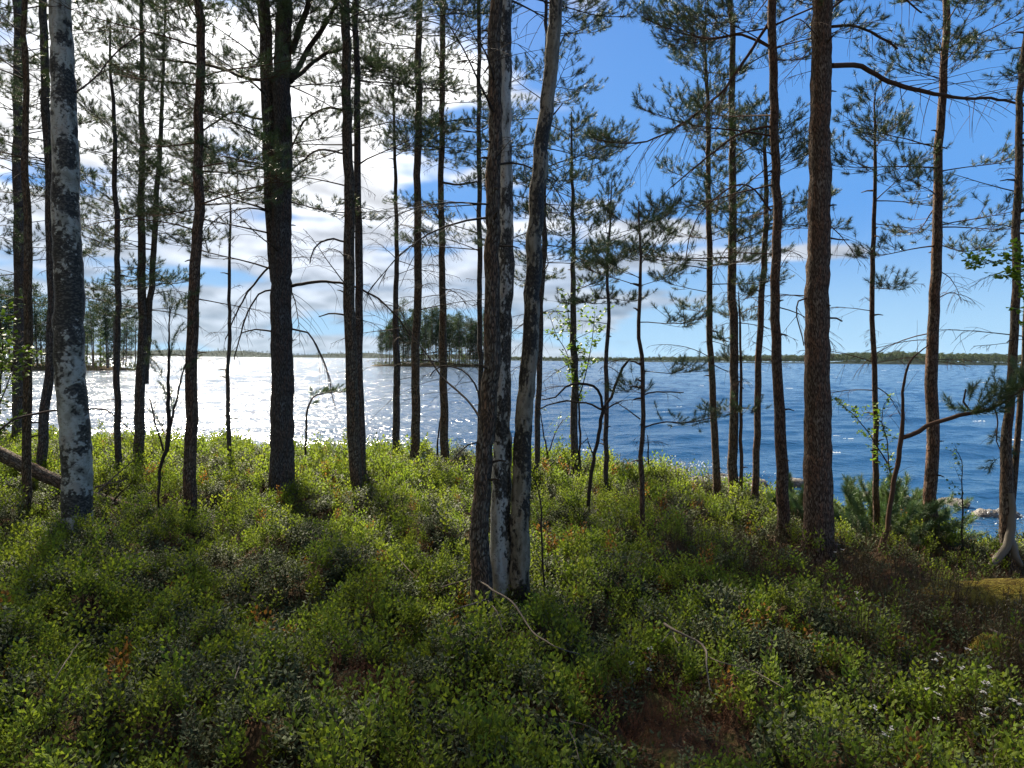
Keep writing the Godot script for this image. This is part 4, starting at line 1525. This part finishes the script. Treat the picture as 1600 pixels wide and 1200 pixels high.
	pine({"px": [[696, 716, 14], [692, 560, 12], [690, 400, 10], [690, 200, 9], [692, 0, 9]], "H": 12.0, "bark": "bark_brown", "live": 240, "dead": 480, "dens": 0.75, "reach": 1.4, "label": "straight pine in front of the islet, next to the clump of three trunks",
		"limbs": [{"p": [[690, 285, 5], [718, 289, 4], [745, 284, 3]], "away": 0.3, "live": 0.8, "spread": 1.1, "twigs": 8}]})
	pine({"px": [[751, 722, 9], [751, 560, 8], [750, 400, 8], [749, 200, 7], [748, 0, 6]], "H": 11.0, "bark": "bark_grey", "live": 430, "dead": 540, "dens": 0.8, "reach": 1.25, "label": "slim pine partly hidden behind the clump of three trunks"})
	pine({"px": [[838, 732, 9], [843, 560, 9], [849, 400, 9], [851, 280, 7], [853, 100, 6], [853, 0, 5]], "H": 9.5, "bark": "bark_grey", "live": 440, "dead": 560, "dens": 0.85, "reach": 1.2, "label": "slim dark pine tight behind the leaning blotched birch"})
	pine({"px": [[897, 727, 12], [896, 560, 11], [895, 400, 7], [894, 280, 5], [893, 175, 2]], "top": true, "bark": "bark_grey", "live": 470, "dead": 600, "dens": 0.85, "reach": 1.05, "label": "young pine with a bright leafy birch sapling growing against its stem"})
	pine({"px": [[948, 754, 8], [948, 600, 7], [950, 450, 5], [953, 330, 3], [956, 280, 1]], "top": true, "bark": "bark_grey", "live": 470, "dead": 600, "dens": 0.8, "reach": 0.75, "label": "thin young pine behind the forked bare sapling"})
	pine({"px": [[1002, 830, 8], [1002, 650, 7], [1001, 500, 6], [1000, 400, 4], [998, 315, 2]], "top": true, "bark": "bark_red", "live": 520, "dead": 680, "dens": 0.8, "reach": 0.62, "label": "thin young reddish pine with round needle tufts standing alone against the water",
		"limbs": [{"p": [[1004, 618, 3], [1025, 612, 3], [1068, 613, 2]], "away": 0.2, "twigs": 3}, {"p": [[1004, 668, 3], [1030, 660, 3], [1075, 660, 2.5], [1118, 652, 2]], "away": 0.5, "live": 0.8, "twigs": 8, "spread": 0.5}, {"p": [[1000, 655, 3], [980, 640, 2], [962, 628, 1.5]], "away": 0.1, "twigs": 1}]})
	pine({"px": [[1119, 758, 12], [1112, 600, 10], [1107, 400, 9], [1105, 200, 7], [1103, 80, 4], [1102, 10, 2]], "top": true, "bark": "bark_brown", "live": 450, "dead": 560, "dens": 1.0, "reach": 0.95, "label": "slim pine beside a thicker one, both rising above the foaming shore"})
	pine({"px": [[1147, 763, 16], [1145, 600, 13], [1145, 400, 13], [1144, 200, 10], [1142, 0, 8]], "H": 9.5, "bark": "bark_brown", "live": 330, "dead": 500, "dens": 0.8, "reach": 1.2, "label": "straight pine with a thin sapling at its foot, above the foaming shore"})
	pine({"px": [[1160, 769, 6], [1158, 640, 5], [1155, 500, 3], [1154, 455, 1]], "top": true, "bark": "bark_red", "live": 580, "dead": 640, "dens": 0.6, "reach": 0.3, "label": "very thin pine sapling at the foot of the straight pine"})
	pine({"px": [[1181, 766, 11], [1185, 600, 10], [1193, 400, 9], [1197, 260, 6], [1198, 170, 2]], "top": true, "bark": "bark_red", "live": 330, "dead": 560, "dens": 0.8, "reach": 0.8, "label": "slim pine leaning towards the taller red-barked pine beside it"})
	pine({"px": [[1226, 820, 19], [1218, 700, 18], [1213, 560, 15], [1213, 400, 14], [1211, 200, 13], [1207, 0, 13]], "H": 11.0, "bark": "bark_red", "live": 230, "dead": 540, "dens": 0.7, "reach": 1.2, "label": "red-barked pine with a long branch sweeping down over the lake",
		"limbs": [{"p": [[1208, 20, 6], [1175, 75, 6], [1135, 135, 5], [1100, 168, 4], [1060, 197, 4], [1010, 221, 3], [965, 223, 2.5], [928, 217, 2]], "away": 0.4, "live": 0.0, "twigs": 16}, {"p": [[1010, 221, 3], [980, 224, 2.5], [950, 221, 2], [928, 217, 2]], "away": 0.1, "live": 0.9, "twigs": 9, "spread": 0.5}, {"p": [[1206, 198, 5], [1160, 207, 4], [1115, 238, 4], [1075, 272, 3], [1048, 293, 2]], "away": -0.3, "twigs": 5}, {"p": [[1206, 75, 5], [1160, 55, 5], [1110, 60, 4], [1060, 50, 3], [1010, 30, 2]], "away": 0.6, "live": 0.85, "twigs": 22}, {"p": [[1206, 330, 4], [1170, 290, 3], [1130, 300, 3], [1085, 350, 2], [1068, 420, 2]], "away": -0.2, "twigs": 8}]})
	pine({"px": [[1277, 845, 46], [1277, 700, 41], [1278, 560, 37], [1280, 400, 34], [1283, 200, 31], [1287, 0, 29]], "H": 14.0, "bark": "bark_red", "live": -150, "dead": 520, "dens": 0.5, "reach": 0.9, "label": "thickest red-brown pine, rising beside the juniper, with one long heavy limb",
		"limbs": [{"p": [[1300, 103, 10], [1335, 102, 10], [1370, 118, 9], [1410, 135, 9], [1450, 145, 8], [1500, 153, 6], [1560, 155, 5], [1610, 168, 4]], "away": 0.5, "twigs": 18}, {"p": [[1300, 42, 6], [1340, 42, 5], [1378, 60, 5], [1402, 76, 4]], "away": 0.3, "twigs": 8}, {"p": [[1295, 497, 4], [1306, 496, 3.5], [1316, 502, 3]], "away": 0.0, "twigs": 0}, {"p": [[1296, 372, 4], [1312, 374, 3], [1327, 375, 2]], "away": 0.0, "twigs": 0}, {"p": [[1262, 465, 4], [1248, 470, 3], [1245, 495, 2.5], [1256, 540, 2]], "away": -0.1, "twigs": 2}, {"p": [[1300, 15, 5], [1330, -10, 5], [1380, -20, 4], [1440, 20, 3]], "away": 0.4, "twigs": 12}]})
	pine({"px": [[1370, 764, 9], [1366, 600, 8], [1365, 400, 7], [1367, 250, 5], [1368, 145, 2]], "top": true, "bark": "bark_red", "live": 350, "dead": 640, "dens": 0.75, "reach": 0.85, "label": "thin pine with drooping bare twigs and a tufted top, behind the juniper"})
	pine({"px": [[1455, 794, 19], [1457, 600, 18], [1462, 400, 15], [1470, 200, 12], [1478, 0, 10]], "H": 10.0, "bark": "bark_red", "live": 330, "dead": 560, "dens": 0.75, "reach": 1.1, "label": "straight red pine standing behind the bent sapling's long branch"})
	pine({"px": [[1574, 864, 18], [1571, 790, 20], [1577, 640, 13], [1584, 480, 12], [1590, 300, 11], [1600, 100, 9], [1606, 0, 8]], "px2": [[1580, 800, 13], [1588, 720, 9], [1594, 640, 8], [1598, 560, 7]], "H": 7.5, "bark": "bark_brown", "roots": [[[1580, 770, 8], [1583, 810, 11], [1580, 838, 13], [1568, 860, 12], [1558, 872, 12], [1548, 884, 8]], [[1576, 840, 14], [1586, 868, 11], [1596, 884, 7]]], "live": 100, "dead": 520, "dens": 0.6, "reach": 0.9, "label": "double-stemmed pine with a pale curved root on the edge of the bank"})

# the wood goes on behind and beside the viewer: it keeps the light of that half of the sky off the trunks
func inland_wood() -> void:
	var r := RandomNumberGenerator.new()
	r.seed = 303
	var kinds := []
	for q in [[0, 601, 15.0], [0, 602, 13.5], [2, 603, 14.0]]:
		var k := far_tree(q[0], q[1], q[2], 5200, 0.2)
		kinds.append([k[0].mesh(M["bark_brown"]), k[1].mesh(M["far_leaf"])])
	for i in 44:
		var x := r.randf_range(-26, 8)
		var z := r.randf_range(3.0, 26)
		if i < 14:
			x = r.randf_range(-24, -11)
			z = r.randf_range(-9, 3)
		if inland(x, z) < 1.0: continue
		var k: int = [0, 1, 0, 1, 2][r.randi() % 5]
		var t := thing("spruce_tree" if k == 2 else "pine_tree", Vector3(x, ground(x, z), z), "tree of the close wood further inland", "tree", "wood further inland")
		t.rotation.y = r.randf() * TAU
		var s := r.randf_range(0.85, 1.1)
		t.scale = Vector3(s, s, s)
		obj("trunk", kinds[k][0], t)
		obj("crown", kinds[k][1], t)

func saplings() -> void:
	sapling("birch_sapling", "leafy birch sapling growing against the stem of a young pine", "birch sapling", [905, 725], [{"p": [[906, 640, 4], [900, 590, 3], [893, 530, 2], [885, 470, 1.5]], "twigs": 26, "leaves": 5, "twig_l": 0.3, "from": 0.35}, {"p": [[906, 620, 3], [918, 570, 2], [926, 520, 1.5], [930, 490, 1]], "twigs": 16, "leaves": 5, "twig_l": 0.24, "from": 0.2}, {"p": [[904, 610, 2.5], [888, 560, 2], [868, 520, 1.5], [858, 490, 1]], "twigs": 12, "leaves": 4, "twig_l": 0.24, "from": 0.3}], {"leaf": 0.05})
	sapling("bare_sapling", "forked bare sapling with arching leafless branches", "sapling", [920, 800], [{"p": [[920, 790, 8], [924, 730, 8], [934, 690, 8], [943, 640, 8]], "twigs": 2}, {"p": [[943, 645, 6], [940, 620, 6], [928, 605, 5], [905, 600, 5], [885, 605, 4], [868, 620, 3], [846, 625, 2]], "away": -0.2, "twigs": 6, "twig_l": 0.2}, {"p": [[943, 640, 6], [955, 620, 6], [965, 595, 6], [978, 568, 5], [985, 560, 2]], "away": 0.2, "twigs": 5, "twig_l": 0.25}, {"p": [[940, 640, 5], [925, 632, 4], [895, 628, 4], [865, 630, 3], [840, 642, 2]], "away": 0.3, "twigs": 4}, {"p": [[945, 640, 3], [958, 632, 2.5], [972, 626, 2]], "twigs": 2}, {"p": [[925, 708, 3], [918, 690, 2.5], [918, 684, 2], [905, 697, 1.5]], "twigs": 2}], {"wood": "twig"})
	sapling("bare_sapling", "bent sapling with one long tufted branch reaching out over the bank", "sapling", [1372, 872], [{"p": [[1374, 862, 15], [1382, 835, 10], [1390, 790, 9], [1400, 740, 9], [1408, 690, 9], [1411, 640, 6], [1411, 600, 5], [1418, 570, 4], [1432, 552, 3], [1450, 540, 2]], "twigs": 16, "twig_l": 0.25, "curl": -1.4}, {"p": [[1408, 684, 9], [1435, 674, 9], [1460, 660, 8], [1500, 650, 8], [1525, 645, 7], [1548, 640, 6], [1572, 626, 5], [1605, 604, 4]], "away": -0.3, "twigs": 34, "twig_l": 0.22, "live": 0.85, "from": 0.45, "curl": 0.6}, {"p": [[1545, 640, 4], [1515, 640, 4], [1506, 628, 4], [1509, 608, 3]], "away": -0.1, "twigs": 5, "twig_l": 0.12, "live": 0.8}, {"p": [[1555, 640, 3], [1560, 660, 2.5], [1557, 690, 2], [1570, 715, 1.5]], "away": 0.1, "twigs": 5, "twig_l": 0.16, "live": 0.3}], {"wood": "twig_red", "depth": 6.0})
	sapling("birch_sapling", "leafy birch sapling leaning from behind the juniper past a thin pine", "birch sapling", [1392, 790], [{"p": [[1392, 760, 4], [1388, 730, 3], [1372, 700, 2.5], [1352, 670, 2], [1330, 645, 1.5], [1308, 628, 1]], "twigs": 20, "leaves": 4, "twig_l": 0.18, "from": 0.35}, {"p": [[1388, 730, 2.5], [1385, 690, 2], [1378, 660, 1.5], [1382, 630, 1]], "twigs": 12, "leaves": 4, "twig_l": 0.15, "from": 0.2}], {"leaf": 0.036})
	sapling("birch_sapling", "small sparse birch sapling at the edge of the bank before the water", "birch sapling", [1506, 812], [{"p": [[1505, 800, 3], [1503, 760, 2], [1502, 720, 1.5], [1490, 700, 1]], "twigs": 12, "leaves": 2, "twig_l": 0.16, "from": 0.1}], {"leaf": 0.032})
	sapling("birch_sapling", "birch shoot with a few leaves beside the leaning birch's foot", "birch sapling", [857, 728], [{"p": [[856, 715, 5], [852, 690, 3], [846, 650, 2], [842, 630, 1]], "twigs": 7, "leaves": 2, "twig_l": 0.25}, {"p": [[858, 705, 3], [868, 675, 2], [880, 655, 1]], "twigs": 6, "leaves": 2, "twig_l": 0.2}], {"leaf": 0.03})
	sapling("birch_sapling", "leafy birch sapling overhanging the bank, its leaves against the blue sky", "birch sapling", [1640, 880], [{"p": [[1640, 860, 8], [1630, 700, 6], [1622, 550, 5], [1612, 460, 4], [1600, 410, 3], [1560, 408, 2], [1520, 418, 1]], "twigs": 26, "leaves": 5, "twig_l": 0.18, "from": 0.68}, {"p": [[1610, 450, 3], [1598, 430, 2], [1578, 432, 1.5]], "twigs": 8, "leaves": 4, "twig_l": 0.14}], {"leaf": 0.045, "depth": 5.4})
	sapling("birch_sapling", "fresh leafy birch sapling in front of the two pines past the fallen log", "birch sapling", [-10, 790], [{"p": [[-10, 760, 6], [-6, 680, 5], [-2, 600, 4], [4, 540, 3], [0, 500, 2]], "twigs": 28, "leaves": 5, "twig_l": 0.28, "from": 0.3}, {"p": [[-4, 640, 3], [12, 600, 2], [24, 560, 1]], "twigs": 10, "leaves": 4, "twig_l": 0.2}], {"leaf": 0.045})
	sapling("bare_sapling", "bushy half-dead sapling with tangled thin twigs by the leaning red pine", "sapling", [248, 790], [{"p": [[247, 780, 4], [250, 725, 6], [262, 690, 9], [264, 600, 6], [265, 520, 3], [265, 480, 2]], "twigs": 34, "twig_l": 0.3, "live": 0.45, "from": 0.3, "curl": 0.3}, {"p": [[262, 690, 6], [272, 640, 4], [284, 590, 3], [292, 560, 2]], "twigs": 10, "twig_l": 0.25}, {"p": [[256, 705, 4], [242, 660, 3], [232, 620, 2]], "twigs": 8, "twig_l": 0.22}], {"wood": "twig"})
	sapling("bare_sapling", "thin sapling bent over like a hook in front of bright water", "sapling", [478, 722], [{"p": [[478, 710, 4], [479, 660, 4], [484, 630, 3.5], [495, 617, 3], [515, 613, 2.5], [535, 612, 2]], "twigs": 14, "twig_l": 0.16, "live": 0.6, "from": 0.6}], {"wood": "twig"})
	sapling("bare_sapling", "thin bare sapling at the foot of a straight pine before the islet", "sapling", [683, 716], [{"p": [[683, 710, 4], [686, 670, 3], [690, 640, 2]], "twigs": 3, "twig_l": 0.12}], {"wood": "twig"})
	sapling("bare_sapling", "bare leafless shoot rising from shrubs beside the leaning birch", "sapling", [852, 930], [{"p": [[852, 925, 4], [848, 850, 4], [845, 790, 3], [838, 755, 2], [825, 740, 1]], "twigs": 6, "twig_l": 0.22}], {"wood": "twig"})
	sapling("bare_sapling", "thin dead shoot with a crooked fork at the top of the bank", "sapling", [1016, 745], [{"p": [[1014, 735, 4], [1013, 700, 3], [1012, 680, 2]], "twigs": 3, "twig_l": 0.3}], {"wood": "twig"})
	juniper("broad dark green juniper bush at the foot of the thickest pine", 1375, 842, 0.85, 0.66, 76)
	juniper("low juniper clump on the bank's edge beyond the thin reddish pine", 972, 752, 0.42, 0.28, 20)
	juniper("small juniper between the thickest pine and the red-barked pine", 1246, 808, 0.26, 0.42, 14)

func small_things() -> void:
	# the fallen log leans on the ground from the shore side and ends in broken wood behind the birch
	var lp := PackedVector3Array()
	var lr := PackedFloat32Array()
	for q in [[-90, 668, 22, 0.5], [0, 710, 21, 0.42], [60, 738, 20, 0.3], [95, 755, 19, 0.22], [160, 782, 18, 0.14], [215, 796, 15, 0.1], [262, 808, 7, 0.08]]:
		var p := at(q[0], q[1], 7.3)
		lp.append(p)
		lr.append(q[2] / FOCAL * 7.3 * 0.5)
	var foot := Vector3(lp[4].x, ground(lp[4].x, lp[4].z), lp[4].z)
	log_a = Vector2(lp[3].x, lp[3].z)
	log_b = Vector2(lp[6].x, lp[6].z)
	var log_ := thing("fallen_log", foot, "fallen weathered pine log lying in the shrubs behind the thick birch", "log")
	var g := Geo.new()
	bark_trunk(g, smooth_stem({"pts": lp, "rad": lr}, 0.06, 0.02, 3.0), 16, 0.006, 1.0, 1.0, 4.0)
	shifted(g, foot)
	obj("trunk", g.mesh(M["bark_brown"]), log_)
	rng.seed = 8
	for i in 8:
		var a := resample(lp, rng.randf_range(0.55, 1.0))
		var d := Vector3(rng.randf_range(-0.3, 1), rng.randf_range(-0.1, 0.5), rng.randf_range(-0.6, 0.8)).normalized()
		var k := Geo.new()
		k.tube(walk(a[0], d, rng.randf_range(0.25, 0.7), 5, 0, -0.5, 0.15, rng), taper(0.014, 0.003, 6), 5)
		shifted(k, foot)
		obj("broken_branch", k.mesh(M["dead_wood"]), log_)
	stick("long pale forked stick lying in front of the clump of three trunks", [[690, 918, 4], [725, 908, 5], [745, 907, 5], [775, 925, 6], [805, 945, 6], [830, 985, 5], [870, 1010, 4], [905, 1022, 3]], [[[760, 936, 4], [735, 945, 4], [712, 952, 3], [690, 968, 3]], [[762, 938, 4], [775, 955, 4], [785, 985, 3]]], 0.26)
	stick("short pale broken branch lying on the shrubs, bent like an elbow", [[1040, 975, 9], [1060, 985, 8], [1088, 1000, 7], [1103, 1014, 7], [1106, 1035, 5], [1113, 1080, 3]], [[[1048, 985, 4], [1040, 995, 3], [1034, 1003, 3]], [[1052, 988, 3], [1060, 1005, 3]], [[1106, 1025, 4], [1130, 1035, 3], [1180, 1050, 3], [1225, 1075, 3]]], 0.28)
	stick("thin grey twig lying deep in the bilberry", [[85, 1065, 3], [100, 1040, 4], [115, 1015, 3], [130, 1000, 2]], [[[100, 1038, 2], [85, 1048, 2]]], 0.24)
	stick("short bare twig standing slantwise out of the bilberry", [[366, 1062, 4], [372, 1040, 3], [378, 1020, 2]], [], 0.26)
	stick("dark dead twig lying low among rusty heath", [[875, 1122, 4], [895, 1150, 4], [905, 1185, 3], [915, 1205, 3]], [[[880, 1125, 3], [920, 1135, 2], [960, 1160, 2]]], 0.2)
	stick("curved twig lying on the shrubs below the forked pine", [[615, 865, 2], [628, 878, 3], [640, 892, 3], [646, 898, 2]], [], 0.26)
	stick("weathered grey branch lying on the brown bank below the moss mound", [[1548, 985, 11], [1570, 996, 11], [1600, 1003, 10], [1640, 1008, 9]], [], 0.1)
	stick("second weathered branch lying on the brown bank beside the moss", [[1560, 1018, 6], [1590, 1008, 6], [1630, 1000, 6]], [], 0.08)
	# moss mound and stones
	var mc := moss_c
	mc.y = ground(mc.x, mc.z) + 0.07
	boulder("moss_mound", mc, Vector3(0.66, 0.15, 0.24), 9, "long yellow-green moss cushion on the brown bank", "moss", M["moss"])
	var ms := on_ground(1560, 1045)
	boulder("mossy_stone", Vector3(ms.x, ground(ms.x, ms.z) + 0.02, ms.z), Vector3(0.17, 0.12, 0.13), 19, "small rounded mossy stone among white flowers", "stone", M["moss"])
	var rs := RandomNumberGenerator.new()
	rs.seed = 21
	for i in 15:
		var px := 1010.0 + 630.0 * (i + rs.randf()) / 15.0
		var py := lerpf(742, 822, (px - 1000.0) / 640.0) - rs.randf_range(0, 14)
		var r := ray(px, py)
		var k := EYE.y / -r.y
		var p := EYE + r * k
		p.y = rs.randf_range(-0.08, 0.05)
		boulder("shore_stone", p, Vector3(rs.randf_range(0.15, 0.42), rs.randf_range(0.1, 0.2), rs.randf_range(0.15, 0.4)), 40 + i, "wet grey stone washed by the waves at the shore", "stone", M["stone"], "stones along the shore")
	# surf breaking over the stones
	var fm := Geo.new()
	for q in [[1055, 736, 0.9, 190], [1090, 748, 1.0, 190], [1030, 728, 0.5, 70], [1125, 757, 0.6, 60], [1610, 818, 0.6, 40]]:
		var r := ray(q[0], q[1])
		var c := EYE + r * (EYE.y / -r.y)
		for i in q[3] * 5:
			var o := c + Vector3(rs.randfn() * q[2] * 0.8, absf(rs.randfn()) * 0.10 + 0.03, rs.randfn() * q[2] * 0.7)
			var s := rs.randf_range(0.008, 0.035)
			var d := Vector3(rs.randf() - 0.5, rs.randf() * 0.6, rs.randf() - 0.5).normalized() * s
			var e := d.cross(Vector3(rs.randf() - 0.5, rs.randf() - 0.5, rs.randf() - 0.5)).normalized() * s
			fm.tri(o - d, o + e, o + d)
	var fo := obj("foam", fm.mesh(M["foam"]), self, "stuff")
	tag(fo, "white surf breaking over the shore stones", "")
	for q in [["white-flowering shrub beside the mossy stone", 1535, 1075, 7, 0.17], ["white-flowering shrub in front of the mossy stone, low on the bank", 1545, 1125, 7, 0.18], ["white-flowering shrub with few heads between bright bilberry sprigs", 1415, 1095, 4, 0.1], ["single-headed white flowering shrub low among bilberry leaves", 1395, 1165, 3, 0.05], ["white-flowering shrub at the lower edge of the bank, below the stone", 1500, 1130, 4, 0.16], ["tiny white-flowering shrub under the juniper", 1310, 878, 3, 0.09], ["sparse white-flowering shrub in the middle of the shrubs", 1340, 955, 3, 0.12], ["white-flowering shrub by the elbow-bent branch", 1000, 1045, 3, 0.06]]:
		flower_shrub(q[0], q[1], q[2], q[3], q[4])
